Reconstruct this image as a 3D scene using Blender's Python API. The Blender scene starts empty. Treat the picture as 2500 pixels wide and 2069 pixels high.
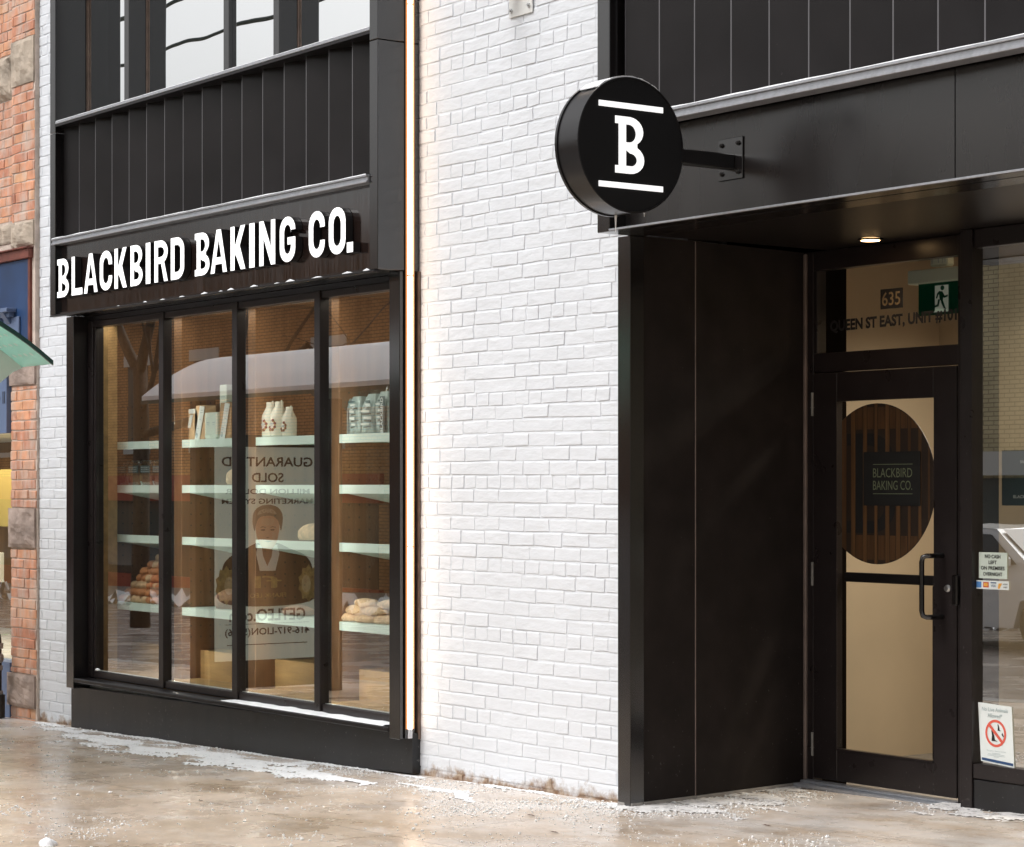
import bpy, bmesh, math, random
from mathutils import Vector, Matrix, noise
R = math.radians
random.seed(7)
S = bpy.context.scene
COL = S.collection

# ------------------------------------------------------------------ camera, sky, sun, exposure
cd = bpy.data.cameras.new('camera'); cam = bpy.data.objects.new('camera', cd); COL.objects.link(cam)
cam.location = (9.63, -7.0, 1.55)
cam.rotation_euler = (R(90), 0, R(54))
cd.sensor_width = 36; cd.lens = 36*5600/2500; cd.shift_y = 0.0622
cd.clip_start = 0.1; cd.clip_end = 1500
S.camera = cam

SUN_EL, SUN_AZ = R(52), R(-112)          # azimuth of the sun measured in the xy plane
w = bpy.data.worlds.new('World'); S.world = w; w.use_nodes = True
wn = w.node_tree.nodes; wl = w.node_tree.links; wn.clear()
sky = wn.new('ShaderNodeTexSky'); sky.sky_type = 'NISHITA'; sky.sun_disc = False
sky.sun_elevation = SUN_EL; sky.sun_rotation = R(90)-SUN_AZ
sky.air_density = 1.0; sky.dust_density = 6.0; sky.ozone_density = 1.0
hs = wn.new('ShaderNodeHueSaturation'); hs.inputs['Saturation'].default_value = 0.12
bg = wn.new('ShaderNodeBackground'); bg.inputs['Strength'].default_value = 0.15
wo = wn.new('ShaderNodeOutputWorld')
wl.new(sky.outputs[0], hs.inputs['Color']); wl.new(hs.outputs[0], bg.inputs[0]); wl.new(bg.outputs[0], wo.inputs[0])
sd = bpy.data.lights.new('sun', 'SUN'); sd.energy = .8; sd.angle = R(24); sd.color = (1, .985, .97)
sun = bpy.data.objects.new('sun', sd); COL.objects.link(sun)
sv = Vector((math.cos(SUN_AZ)*math.cos(SUN_EL), math.sin(SUN_AZ)*math.cos(SUN_EL), math.sin(SUN_EL)))
sun.rotation_euler = sv.to_track_quat('Z', 'Y').to_euler(); sun.location = (0, -10, 20)
S.view_settings.view_transform = 'Standard'; S.view_settings.look = 'None'
S.view_settings.exposure = 0.15; S.view_settings.gamma = 1

# ------------------------------------------------------------------ helpers
def GZ(x): return 0.023*x - 0.012          # the pavement falls gently along the street

def tag(o, label=None, cat=None, group=None, kind=None):
    if label: o['label'] = label
    if cat: o['category'] = cat
    if group: o['group'] = group
    if kind: o['kind'] = kind
    return o

def thing(name, label, cat, loc=(0, 0, 0), group=None):
    o = bpy.data.objects.new(name, None); COL.objects.link(o); o.location = loc
    o.empty_display_size = .1
    return tag(o, label, cat, group)

class MB:
    def __init__(s, off=(0, 0, 0)): s.v = []; s.f = []; s.m = []; s.off = Vector(off)
    def add(s, vs, fs, mi=0):
        b = len(s.v)
        s.v += [tuple(Vector(v) - s.off) for v in vs]
        s.f += [tuple(i+b for i in f) for f in fs]; s.m += [mi]*len(fs)
        return s
    def box(s, x0, x1, y0, y1, z0, z1, mi=0):
        return s.add([(x0,y0,z0),(x1,y0,z0),(x1,y1,z0),(x0,y1,z0),(x0,y0,z1),(x1,y0,z1),(x1,y1,z1),(x0,y1,z1)],
                     [(0,3,2,1),(4,5,6,7),(0,1,5,4),(1,2,6,5),(2,3,7,6),(3,0,4,7)], mi)
    def cbox(s, x0, x1, y0, y1, z0, z1, c=.004, mi=0):
        """box with chamfered edges"""
        bm = bmesh.new(); bmesh.ops.create_cube(bm, size=1)
        for v in bm.verts:
            v.co = Vector(((x0+x1)/2+v.co.x*(x1-x0), (y0+y1)/2+v.co.y*(y1-y0), (z0+z1)/2+v.co.z*(z1-z0)))
        bmesh.ops.bevel(bm, geom=bm.edges[:], offset=min(c, .45*min(x1-x0, y1-y0, z1-z0)), segments=1, affect='EDGES')
        return s.bm(bm, mi)
    def bm(s, bm, mi=0):
        bm.verts.index_update()
        s.add([v.co.copy() for v in bm.verts], [tuple(v.index for v in f.verts) for f in bm.faces], mi); bm.free(); return s
    def tube(s, pts, r, n=8, mi=0, cap=True):
        pts = [Vector(p) for p in pts]; rs = r if isinstance(r, (list, tuple)) else [r]*len(pts)
        base = len(s.v); up = None; vs = []
        for i, p in enumerate(pts):
            d = (pts[min(i+1, len(pts)-1)] - pts[max(i-1, 0)]).normalized()
            if up is None:
                up = Vector((0, 0, 1)) if abs(d.z) < .9 else Vector((1, 0, 0))
            a = d.cross(up).normalized(); b = a.cross(d).normalized(); up = b
            for k in range(n):
                t = 2*math.pi*k/n; vs.append(p + (a*math.cos(t) + b*math.sin(t))*rs[i])
        fs = []
        for i in range(len(pts)-1):
            for k in range(n):
                k2 = (k+1) % n; fs.append((i*n+k, i*n+k2, (i+1)*n+k2, (i+1)*n+k))
        if cap:
            fs.append(tuple(range(n))[::-1]); fs.append(tuple((len(pts)-1)*n+k for k in range(n)))
        return s.add(vs, fs, mi)
    def lathe(s, prof, c, axis='z', n=24, mi=0, cap=True):
        vs = []
        for (r, h) in prof:
            for k in range(n):
                t = 2*math.pi*k/n; a, b = r*math.cos(t), r*math.sin(t)
                p = {'z': (a, b, h), 'x': (h, a, b), 'y': (a, h, b)}[axis]
                vs.append((c[0]+p[0], c[1]+p[1], c[2]+p[2]))
        fs = []
        for i in range(len(prof)-1):
            for k in range(n):
                k2 = (k+1) % n; fs.append((i*n+k, i*n+k2, (i+1)*n+k2, (i+1)*n+k))
        if cap: fs.append(tuple(range(n))); fs.append(tuple((len(prof)-1)*n+k for k in range(n)))
        return s.add(vs, fs, mi)
    def prism(s, pts, a, b, plane='xz', mi=0):
        """outline pts (two coords) extruded between a and b on the third axis"""
        n = len(pts)
        def P(p, t): return {'xz': (p[0], t, p[1]), 'yz': (t, p[0], p[1]), 'xy': (p[0], p[1], t)}[plane]
        vs = [P(p, a) for p in pts] + [P(p, b) for p in pts]
        fs = [tuple(range(n)), tuple(range(2*n-1, n-1, -1))] + [(i, (i+1) % n, (i+1) % n+n, i+n) for i in range(n)]
        return s.add(vs, fs, mi)
    def sheet(s, x0, x1, y, z0, z1, mi=0):
        return s.add([(x0, y, z0), (x1, y, z0), (x1, y, z1), (x0, y, z1)], [(0, 1, 2, 3)], mi)
    def build(s, name, mats, parent=None, smooth=False, attr=None):
        me = bpy.data.meshes.new(name); me.from_pydata(s.v, [], s.f)
        if not isinstance(mats, (list, tuple)): mats = [mats]
        for m in mats: me.materials.append(m)
        for p, mi in zip(me.polygons, s.m): p.material_index = mi; p.use_smooth = smooth
        if attr is not None:
            at = me.attributes.new('tone', 'FLOAT', 'FACE')
            for i, v in enumerate(attr): at.data[i].value = v
        bm = bmesh.new(); bm.from_mesh(me); bmesh.ops.recalc_face_normals(bm, faces=bm.faces); bm.to_mesh(me); bm.free()
        me.update()
        o = bpy.data.objects.new(name, me); COL.objects.link(o)
        if parent: o.parent = parent
        elif s.off.length: o.location = s.off
        return o

def top(mb, name, mats, label, cat, group=None, smooth=False):
    return tag(mb.build(name, mats, None, smooth), label, cat, group)

def copy_tree(o, parent=None):
    c = o.copy(); COL.objects.link(c); c.parent = parent
    for ch in list(o.children): copy_tree(ch, c)
    return c

# ------------------------------------------------------------------ materials
def mat(name, col, rough=.5, metal=0, spec=.5, var=0, vscale=4, bump=0, bscale=30, emit=0, ecol=None, stretch=None, rvar=0, coat=0, ior=1.5, specks=None):
    m = bpy.data.materials.new(name); m.use_nodes = True
    nt = m.node_tree; N = nt.nodes; L = nt.links; b = N['Principled BSDF']
    b.inputs['Base Color'].default_value = (*col, 1); b.inputs['Roughness'].default_value = rough
    b.inputs['Metallic'].default_value = metal; b.inputs['IOR'].default_value = ior; b.inputs['Specular IOR Level'].default_value = spec
    if coat: b.inputs['Coat Weight'].default_value = coat; b.inputs['Coat Roughness'].default_value = .1
    if emit:
        b.inputs['Emission Color'].default_value = (*(ecol or col), 1); b.inputs['Emission Strength'].default_value = emit
    if var or bump or rvar:
        tc = N.new('ShaderNodeTexCoord'); mp = N.new('ShaderNodeMapping'); L.new(tc.outputs['Object'], mp.inputs[0])
        if stretch: mp.inputs['Scale'].default_value = stretch
    if var or rvar:
        n = N.new('ShaderNodeTexNoise'); n.inputs['Scale'].default_value = vscale; n.inputs['Detail'].default_value = 6
        L.new(mp.outputs[0], n.inputs['Vector'])
        if var:
            r = N.new('ShaderNodeMapRange'); r.inputs['From Min'].default_value = .3; r.inputs['From Max'].default_value = .7
            r.inputs['To Min'].default_value = 1-var; r.inputs['To Max'].default_value = 1+var
            L.new(n.outputs[0], r.inputs[0])
            mx = N.new('ShaderNodeMix'); mx.data_type = 'RGBA'; mx.blend_type = 'MULTIPLY'; mx.inputs[0].default_value = 1
            mx.inputs[6].default_value = (*col, 1); L.new(r.outputs[0], mx.inputs[7]); L.new(mx.outputs[2], b.inputs['Base Color'])
        if rvar:
            r2 = N.new('ShaderNodeMapRange'); r2.inputs['From Min'].default_value = .3; r2.inputs['From Max'].default_value = .7
            r2.inputs['To Min'].default_value = rough-rvar; r2.inputs['To Max'].default_value = rough+rvar
            L.new(n.outputs[0], r2.inputs[0]); L.new(r2.outputs[0], b.inputs['Roughness'])
    if specks:
        # fine dust specks and splashes, denser near the ground
        tc2 = N.new('ShaderNodeTexCoord'); vo = N.new('ShaderNodeTexNoise'); vo.inputs['Scale'].default_value = specks[0]; vo.inputs['Detail'].default_value = 3; L.new(tc2.outputs['Object'], vo.inputs['Vector'])
        big = N.new('ShaderNodeTexNoise'); big.inputs['Scale'].default_value = 2.5; big.inputs['Detail'].default_value = 5; L.new(tc2.outputs['Object'], big.inputs['Vector'])
        sz = N.new('ShaderNodeSeparateXYZ'); L.new(tc2.outputs['Object'], sz.inputs[0])
        hh = N.new('ShaderNodeMapRange'); hh.inputs['From Min'].default_value = 0; hh.inputs['From Max'].default_value = 1.6; hh.inputs['To Min'].default_value = .07; hh.inputs['To Max'].default_value = 0; L.new(sz.outputs[2], hh.inputs[0])
        ad = N.new('ShaderNodeMath'); ad.operation = 'ADD'; L.new(vo.outputs[0], ad.inputs[0]); L.new(hh.outputs[0], ad.inputs[1])
        a2 = N.new('ShaderNodeMath'); a2.operation = 'MULTIPLY_ADD'; a2.inputs[1].default_value = .18; L.new(big.outputs[0], a2.inputs[0]); L.new(ad.outputs[0], a2.inputs[2])
        th = N.new('ShaderNodeMapRange'); th.inputs['From Min'].default_value = specks[1]; th.inputs['From Max'].default_value = specks[1]+.05; th.inputs['To Max'].default_value = specks[2]; L.new(a2.outputs[0], th.inputs[0])
        m5 = N.new('ShaderNodeMix'); m5.data_type = 'RGBA'; L.new(th.outputs[0], m5.inputs[0]); m5.inputs[7].default_value = (.35, .33, .31, 1)
        if var: L.new(mx.outputs[2], m5.inputs[6])
        else: m5.inputs[6].default_value = (*col, 1)
        L.new(m5.outputs[2], b.inputs['Base Color'])
    if bump:
        n2 = N.new('ShaderNodeTexNoise'); n2.inputs['Scale'].default_value = bscale; n2.inputs['Detail'].default_value = 5
        L.new(mp.outputs[0], n2.inputs['Vector'])
        bp = N.new('ShaderNodeBump'); bp.inputs['Strength'].default_value = 1; bp.inputs['Distance'].default_value = bump
        L.new(n2.outputs[0], bp.inputs['Height']); L.new(bp.outputs[0], b.inputs['Normal'])
    return m

def glass_mat(name, tint, f0, ior=4.0, wob=.0, wscale=1.5):
    """window pane: see-through with a fresnel reflection on top"""
    m = bpy.data.materials.new(name); m.use_nodes = True
    nt = m.node_tree; N = nt.nodes; L = nt.links; N.clear()
    t = N.new('ShaderNodeBsdfTransparent'); t.inputs[0].default_value = (*tint, 1)
    g = N.new('ShaderNodeBsdfGlossy'); g.inputs['Roughness'].default_value = 0.0; g.inputs['Color'].default_value = (.97, .98, .98, 1)
    ge = N.new('ShaderNodeNewGeometry'); dt = N.new('ShaderNodeVectorMath'); dt.operation = 'DOT_PRODUCT'
    L.new(ge.outputs['Normal'], dt.inputs[0]); L.new(ge.outputs['Incoming'], dt.inputs[1])
    ab = N.new('ShaderNodeMath'); ab.operation = 'ABSOLUTE'; L.new(dt.outputs['Value'], ab.inputs[0])
    om = N.new('ShaderNodeMath'); om.operation = 'SUBTRACT'; om.inputs[0].default_value = 1; L.new(ab.outputs[0], om.inputs[1])
    pw = N.new('ShaderNodeMath'); pw.operation = 'POWER'; pw.inputs[1].default_value = ior; L.new(om.outputs[0], pw.inputs[0])
    mr = N.new('ShaderNodeMapRange'); mr.inputs['To Min'].default_value = f0; mr.inputs['To Max'].default_value = 1
    L.new(pw.outputs[0], mr.inputs[0])
    mx = N.new('ShaderNodeMixShader'); L.new(mr.outputs[0], mx.inputs[0]); L.new(t.outputs[0], mx.inputs[1]); L.new(g.outputs[0], mx.inputs[2])
    if wob:
        tc = N.new('ShaderNodeTexCoord'); n = N.new('ShaderNodeTexNoise'); n.inputs['Scale'].default_value = wscale; n.inputs['Detail'].default_value = 1
        bp = N.new('ShaderNodeBump'); bp.inputs['Strength'].default_value = 1; bp.inputs['Distance'].default_value = wob
        L.new(tc.outputs['Object'], n.inputs['Vector']); L.new(n.outputs[0], bp.inputs['Height'])
        L.new(bp.outputs[0], g.inputs['Normal'])
    o = N.new('ShaderNodeOutputMaterial'); L.new(mx.outputs[0], o.inputs[0])
    return m

def brick_tone_mat(name, stops, rough=.8, var=.25, vs=9, bump=.003, bs=60, lime=0):
    """bricks whose colour follows the per-brick face attribute 'tone'"""
    m = mat(name, (.5, .5, .5), rough, bump=bump, bscale=bs, spec=.3)
    nt = m.node_tree; N = nt.nodes; L = nt.links; b = N['Principled BSDF']
    a = N.new('ShaderNodeAttribute'); a.attribute_name = 'tone'
    r = N.new('ShaderNodeValToRGB'); r.color_ramp.interpolation = 'LINEAR'
    e = r.color_ramp.elements
    while len(e) < len(stops): e.new(.5)
    for i, (p, c) in enumerate(stops): e[i].position = p; e[i].color = (*c, 1)
    tc = N.new('ShaderNodeTexCoord'); n = N.new('ShaderNodeTexNoise'); n.inputs['Scale'].default_value = vs; n.inputs['Detail'].default_value = 6
    L.new(tc.outputs['Object'], n.inputs['Vector'])
    mr = N.new('ShaderNodeMapRange'); mr.inputs['From Min'].default_value = .3; mr.inputs['From Max'].default_value = .7
    mr.inputs['To Min'].default_value = 1-var; mr.inputs['To Max'].default_value = 1+var; L.new(n.outputs[0], mr.inputs[0])
    mx = N.new('ShaderNodeMix'); mx.data_type = 'RGBA'; mx.blend_type = 'MULTIPLY'; mx.inputs[0].default_value = 1
    L.new(a.outputs['Fac'], r.inputs[0]); L.new(r.outputs[0], mx.inputs[6]); L.new(mr.outputs[0], mx.inputs[7])
    last = mx.outputs[2]
    if lime:
        n3 = N.new('ShaderNodeTexNoise'); n3.inputs['Scale'].default_value = 5; n3.inputs['Detail'].default_value = 8; n3.inputs['Roughness'].default_value = .65
        mp = N.new('ShaderNodeMapping'); mp.inputs['Scale'].default_value = (1.6, 1, .7); L.new(tc.outputs['Object'], mp.inputs[0]); L.new(mp.outputs[0], n3.inputs['Vector'])
        m3 = N.new('ShaderNodeMapRange'); m3.inputs['From Min'].default_value = .44; m3.inputs['From Max'].default_value = .66; m3.inputs['To Max'].default_value = lime; L.new(n3.outputs[0], m3.inputs[0])
        mx2 = N.new('ShaderNodeMix'); mx2.data_type = 'RGBA'; L.new(m3.outputs[0], mx2.inputs[0]); L.new(last, mx2.inputs[6]); mx2.inputs[7].default_value = (.58, .50, .44, 1); last = mx2.outputs[2]
    L.new(last, b.inputs['Base Color'])
    return m

def painted_brick_mat(name, base, rough):
    """white painted brick, bare brown masonry where the paint has gone near the ground"""
    m = mat(name, base, rough, bump=.006, bscale=17, spec=.4, stretch=(.6, 1, 1.4))
    nt = m.node_tree; N = nt.nodes; L = nt.links; b = N['Principled BSDF']
    tc = N.new('ShaderNodeTexCoord'); sx = N.new('ShaderNodeSeparateXYZ'); L.new(tc.outputs['Object'], sx.inputs[0])
    n = N.new('ShaderNodeTexNoise'); n.inputs['Scale'].default_value = 5; n.inputs['Detail'].default_value = 8; n.inputs['Roughness'].default_value = .7
    L.new(tc.outputs['Object'], n.inputs['Vector'])
    # height above the falling pavement
    h = N.new('ShaderNodeMath'); h.operation = 'MULTIPLY_ADD'; h.inputs[1].default_value = -.023; L.new(sx.outputs[0], h.inputs[0]); L.new(sx.outputs[2], h.inputs[2])
    a = N.new('ShaderNodeMath'); a.operation = 'MULTIPLY_ADD'; a.inputs[1].default_value = -.30; L.new(n.outputs[0], a.inputs[0]); L.new(h.outputs[0], a.inputs[2])
    r = N.new('ShaderNodeMapRange'); r.inputs['From Min'].default_value = -.155; r.inputs['From Max'].default_value = -.105; r.inputs['To Min'].default_value = 1; r.inputs['To Max'].default_value = 0
    L.new(a.outputs[0], r.inputs[0])
    cr = N.new('ShaderNodeValToRGB'); cr.color_ramp.elements[0].position = .35; cr.color_ramp.elements[0].color = (.20, .11, .06, 1); cr.color_ramp.elements[1].position = .65; cr.color_ramp.elements[1].color = (.42, .33, .25, 1)
    n4 = N.new('ShaderNodeTexNoise'); n4.inputs['Scale'].default_value = 28; n4.inputs['Detail'].default_value = 6; L.new(tc.outputs['Object'], n4.inputs['Vector']); L.new(n4.outputs[0], cr.inputs[0])
    # faint grime in the paint
    g = N.new('ShaderNodeTexNoise'); g.inputs['Scale'].default_value = 1.7; g.inputs['Detail'].default_value = 9; g.inputs['Roughness'].default_value = .7; L.new(tc.outputs['Object'], g.inputs['Vector'])
    gm = N.new('ShaderNodeMapRange'); gm.inputs['From Min'].default_value = .35; gm.inputs['From Max'].default_value = .65; gm.inputs['To Min'].default_value = .93; gm.inputs['To Max'].default_value = 1.0; L.new(g.outputs[0], gm.inputs[0])
    mx = N.new('ShaderNodeMix'); mx.data_type = 'RGBA'; mx.blend_type = 'MULTIPLY'; mx.inputs[0].default_value = 1; mx.inputs[6].default_value = (*base, 1); L.new(gm.outputs[0], mx.inputs[7])
    mx2 = N.new('ShaderNodeMix'); mx2.data_type = 'RGBA'; L.new(r.outputs[0], mx2.inputs[0]); L.new(mx.outputs[2], mx2.inputs[6]); L.new(cr.outputs[0], mx2.inputs[7])
    L.new(mx2.outputs[2], b.inputs['Base Color'])
    return m

def far_brick_mat(name, c1, c2, mortar):
    m = mat(name, c1, .85, spec=.2); nt = m.node_tree; N = nt.nodes; L = nt.links; b = N['Principled BSDF']
    tc = N.new('ShaderNodeTexCoord'); mp = N.new('ShaderNodeMapping'); mp.inputs['Rotation'].default_value = (R(90), 0, 0)
    L.new(tc.outputs['Object'], mp.inputs[0])
    bt = N.new('ShaderNodeTexBrick'); bt.inputs['Scale'].default_value = 1; bt.inputs['Brick Width'].default_value = .23; bt.inputs['Row Height'].default_value = .075
    bt.inputs['Mortar Size'].default_value = .009; bt.inputs['Color1'].default_value = (*c1, 1); bt.inputs['Color2'].default_value = (*c2, 1); bt.inputs['Mortar'].default_value = (*mortar, 1)
    L.new(mp.outputs[0], bt.inputs['Vector'])
    n = N.new('ShaderNodeTexNoise'); n.inputs['Scale'].default_value = .5; n.inputs['Detail'].default_value = 8; n.inputs['Roughness'].default_value = .7; L.new(tc.outputs['Object'], n.inputs['Vector'])
    mr = N.new('ShaderNodeMapRange'); mr.inputs['From Min'].default_value = .3; mr.inputs['From Max'].default_value = .7; mr.inputs['To Min'].default_value = .6; mr.inputs['To Max'].default_value = 1.3; L.new(n.outputs[0], mr.inputs[0])
    mx = N.new('ShaderNodeMix'); mx.data_type = 'RGBA'; mx.blend_type = 'MULTIPLY'; mx.inputs[0].default_value = 1
    L.new(bt.outputs[0], mx.inputs[6]); L.new(mr.outputs[0], mx.inputs[7]); L.new(mx.outputs[2], b.inputs['Base Color'])
    return m

def sidewalk_mat():
    m = mat('wet_concrete', (.3, .25, .21), .3, spec=.5); nt = m.node_tree; N = nt.nodes; L = nt.links; b = N['Principled BSDF']
    tc = N.new('ShaderNodeTexCoord')
    def noi(s, d, r, sc=(1, 1, 1), off=(0, 0, 0)):
        mp = N.new('ShaderNodeMapping'); mp.inputs['Scale'].default_value = sc; mp.inputs['Location'].default_value = off; L.new(tc.outputs['Object'], mp.inputs[0])
        n = N.new('ShaderNodeTexNoise'); n.inputs['Scale'].default_value = s; n.inputs['Detail'].default_value = d; n.inputs['Roughness'].default_value = r
        L.new(mp.outputs[0], n.inputs['Vector']); return n.outputs[0]
    def rng(x, a, c, lo, hi):
        r = N.new('ShaderNodeMapRange'); r.inputs['From Min'].default_value = a; r.inputs['From Max'].default_value = c; r.inputs['To Min'].default_value = lo; r.inputs['To Max'].default_value = hi
        L.new(x, r.inputs[0]); return r.outputs[0]
    def mixc(f, a, c, bt='MIX'):
        x = N.new('ShaderNodeMix'); x.data_type = 'RGBA'; x.blend_type = bt
        for i, v in ((0, f), (6, a), (7, c)):
            if isinstance(v, tuple): x.inputs[i].default_value = (*v, 1)
            elif isinstance(v, (int, float)): x.inputs[i].default_value = v
            else: L.new(v, x.inputs[i])
        return x.outputs[2]
    def mth(op, a, c=None):
        x = N.new('ShaderNodeMath'); x.operation = op
        for i, v in ((0, a), (1, c)):
            if v is None: continue
            if isinstance(v, (int, float)): x.inputs[i].default_value = v
            else: L.new(v, x.inputs[i])
        return x.outputs[0]
    wet = rng(noi(.75, 7, .62, (1, 1.5, 1), (3.1, 1.4, 0)), .47, .62, 0, 1)
    c = mixc(wet, (.60, .485, .385), (.46, .35, .25))
    c = mixc(1.0, c, rng(noi(9, 8, .7), .3, .7, .84, 1.14), 'MULTIPLY')
    c = mixc(1.0, c, rng(noi(60, 4, .6), .3, .7, .85, 1.13), 'MULTIPLY')
    sx = N.new('ShaderNodeSeparateXYZ'); L.new(tc.outputs['Object'], sx.inputs[0])
    # joints between slabs: across the walk every 1.55 m, along it at two lines
    fx = mth('ABSOLUTE', mth('SUBTRACT', mth('FRACT', mth('DIVIDE', mth('SUBTRACT', sx.outputs[0], 1.1 - 15.5 - .775), 1.55)), .5))
    jx = mth('LESS_THAN', fx, .0028)
    fy = mth('ABSOLUTE', mth('SUBTRACT', mth('FRACT', mth('DIVIDE', mth('SUBTRACT', sx.outputs[1], .06 - 15.5 - .775), 1.55)), .5))
    jy = mth('LESS_THAN', fy, .0028)
    j = mth('MULTIPLY', mth('MAXIMUM', jx, jy), .6)
    c = mixc(j, c, (.12, .09, .07))
    # dried salt haze
    near = rng(sx.outputs[1], -1.15, -.1, 0, .16)
    salt = mth('MULTIPLY', rng(mth('ADD', noi(2.3, 10, .74, (1, 1.6, 1), (7, 2, 0)), near), .52, .72, 0, 1), .62)
    c = mixc(salt, c, (.78, .75, .73))
    L.new(c, b.inputs['Base Color'])
    r1 = rng(noi(1.6, 6, .6, (1, 1.3, 1), (5, 5, 0)), .35, .65, .16, .42)
    L.new(r1, b.inputs['Roughness'])
    bp = N.new('ShaderNodeBump'); bp.inputs['Distance'].default_value = .0022; bp.inputs['Strength'].default_value = 1
    hh = mth('ADD', mth('MULTIPLY', noi(45, 5, .6), .5), noi(5, 4, .6))
    hh = mth('SUBTRACT', hh, j)
    L.new(hh, bp.inputs['Height']); L.new(bp.outputs[0], b.inputs['Normal'])
    return m

M = {}
M['black'] = mat('black_metal', (.0115, .0095, .010), .36, ior=1.33, var=.2, vscale=3, rvar=.05, specks=(70, .85, .15))
M['panel'] = mat('dark_panel', (.010, .0075, .007), .27, ior=1.72, specks=(60, .86, .12), var=.15, vscale=5, rvar=.03, stretch=(1, 1, .25))
M['sign_panel'] = mat('sign_panel_metal', (.014, .0075, .006), .13, ior=1.95, var=.25, vscale=14, stretch=(6, 1, .35), rvar=.05)
M['brown'] = mat('bronze_metal', (.007, .0055, .0055), .18, ior=1.85, specks=(60, .87, .12), var=.1, vscale=3, rvar=.03)
M['grey'] = mat('grey_trim', (.34, .35, .38), .3, metal=.25, ior=1.8, var=.12, vscale=16, stretch=(3, 1, 1))
M['recess'] = mat('recess_panel', (.024, .0195, .018), .6, ior=1.2, var=.2, vscale=5, specks=(55, .835, .16))
M['soffit'] = mat('soffit_panel', (.012, .0095, .009), .32, ior=1.3)
M['matte'] = mat('matte_black', (.008, .006, .005), .9, spec=0)
M['kick'] = mat('kick_panel', (.013, .0125, .0135), .36, ior=1.5, specks=(50, .84, .25), var=.25, vscale=3, stretch=(2, 1, .5), rvar=.08)
M['winframe'] = mat('window_frame_paint', (.019, .0145, .0145), .3, ior=1.42, specks=(75, .83, .2), var=.1, vscale=9, rvar=.03)
M['white_brick'] = painted_brick_mat('white_painted_brick', (.755, .78, .82), .5)
M['white_mortar'] = painted_brick_mat('white_painted_mortar', (.745, .77, .81), .6)
M['red_brick'] = brick_tone_mat('red_brick', [(0, (.34, .14, .095)), (.35, (.50, .22, .14)), (.65, (.62, .30, .18)), (1, (.68, .38, .22))], lime=.75)
M['mortar'] = mat('lime_mortar', (.60, .50, .43), .9, var=.2, vscale=12, bump=.004, bscale=60)
M['stone'] = mat('sandstone', (.36, .28, .24), .9, var=.35, vscale=6, bump=.015, bscale=12)
M['stone_light'] = mat('pale_sandstone', (.42, .35, .28), .9, var=.3, vscale=7, bump=.012, bscale=14)
M['led'] = mat('led_diffuser', (1, .9, .75), .4, emit=7, ecol=(1, .82, .64))
M['led_off'] = mat('led_unlit', (.75, .76, .8), .4)
M['led_glow'] = mat('led_halo', (.3, .12, .05), .4, emit=.75, ecol=(1, .38, .12))  # emission stands for strip light spilling onto the channel
M['white_lit'] = mat('lit_white_acrylic', (.9, .9, .9), .35, emit=.75, ecol=(1, 1, 1))
M['sign_black'] = mat('sign_black_paint', (.012, .011, .012), .28, spec=.5, bump=.0003, bscale=9)
M['sign_face'] = mat('sign_face_acrylic', (.008, .008, .009), .55, spec=.3)
M['return'] = mat('letter_return', (.016, .014, .015), .35, spec=.5)
M['steel'] = mat('bright_steel', (.6, .6, .6), .3, metal=1)
M['white_plate'] = mat('white_painted_steel', (.72, .72, .70), .4, var=.08, vscale=10)
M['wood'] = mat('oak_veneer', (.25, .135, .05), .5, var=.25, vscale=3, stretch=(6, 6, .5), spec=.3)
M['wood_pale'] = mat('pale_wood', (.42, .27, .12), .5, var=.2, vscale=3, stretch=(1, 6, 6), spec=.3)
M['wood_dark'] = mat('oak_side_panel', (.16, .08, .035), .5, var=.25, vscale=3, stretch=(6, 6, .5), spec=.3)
M['hole'] = mat('drilled_hole', (.03, .02, .015), .8)
M['shelf'] = mat('pale_green_shelf', (.80, .95, .88), .4)
M['beige'] = mat('beige_wall', (.66, .545, .40), .85, var=.06, vscale=2)
M['ceil'] = mat('ceiling_paint', (.4, .35, .3), .9)
M['kraft'] = mat('kraft_paper', (.45, .30, .17), .8, var=.12, vscale=12)
M['paper'] = mat('white_paper', (.80, .84, .82), .7, bump=.0004, bscale=40)
M['greypr'] = mat('grey_print', (.45, .52, .52), .8)
M['ceramic'] = mat('cream_ceramic', (.80, .80, .70), .2, var=.04, vscale=6)
M['maroon'] = mat('maroon_print', (.16, .02, .03), .4)
M['gold'] = mat('gold_print', (.35, .25, .06), .4)
M['teal_dark'] = mat('dark_teal_print', (.02, .05, .055), .5)
M['teal_print'] = mat('green_grey_print', (.30, .38, .37), .5, var=.3, vscale=40)
M['crust'] = mat('bread_crust', (.50, .20, .07), .6, var=.35, vscale=25, bump=.003, bscale=60)
M['crust_pale'] = mat('floury_crust', (.62, .42, .24), .7, var=.3, vscale=30, bump=.003, bscale=60)
M['crust_dark'] = mat('dark_crust', (.22, .10, .05), .6, var=.35, vscale=25, bump=.004, bscale=50)
M['plastic'] = glass_mat('clear_plastic', (.93, .96, .95), .07, 4, .003, 30)
M['pane'] = glass_mat('shop_glass', (.95, .98, .95), .33, 4, .00012, 1.2)
M['pane_up'] = glass_mat('mirror_glass', (.25, .27, .28), .93, 4, .0035, 1.1)
M['pane_door'] = glass_mat('door_glass', (.90, .91, .88), .04, 5)
M['pane_side'] = glass_mat('side_glass', (.92, .96, .92), .46, 4, .0002, 1)
M['pane_far'] = mat('far_window_glass', (.10, .12, .12), .08, spec=.8)
M['snow'] = mat('snow', (.88, .89, .91), .6, bump=.003, bscale=60)
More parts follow.
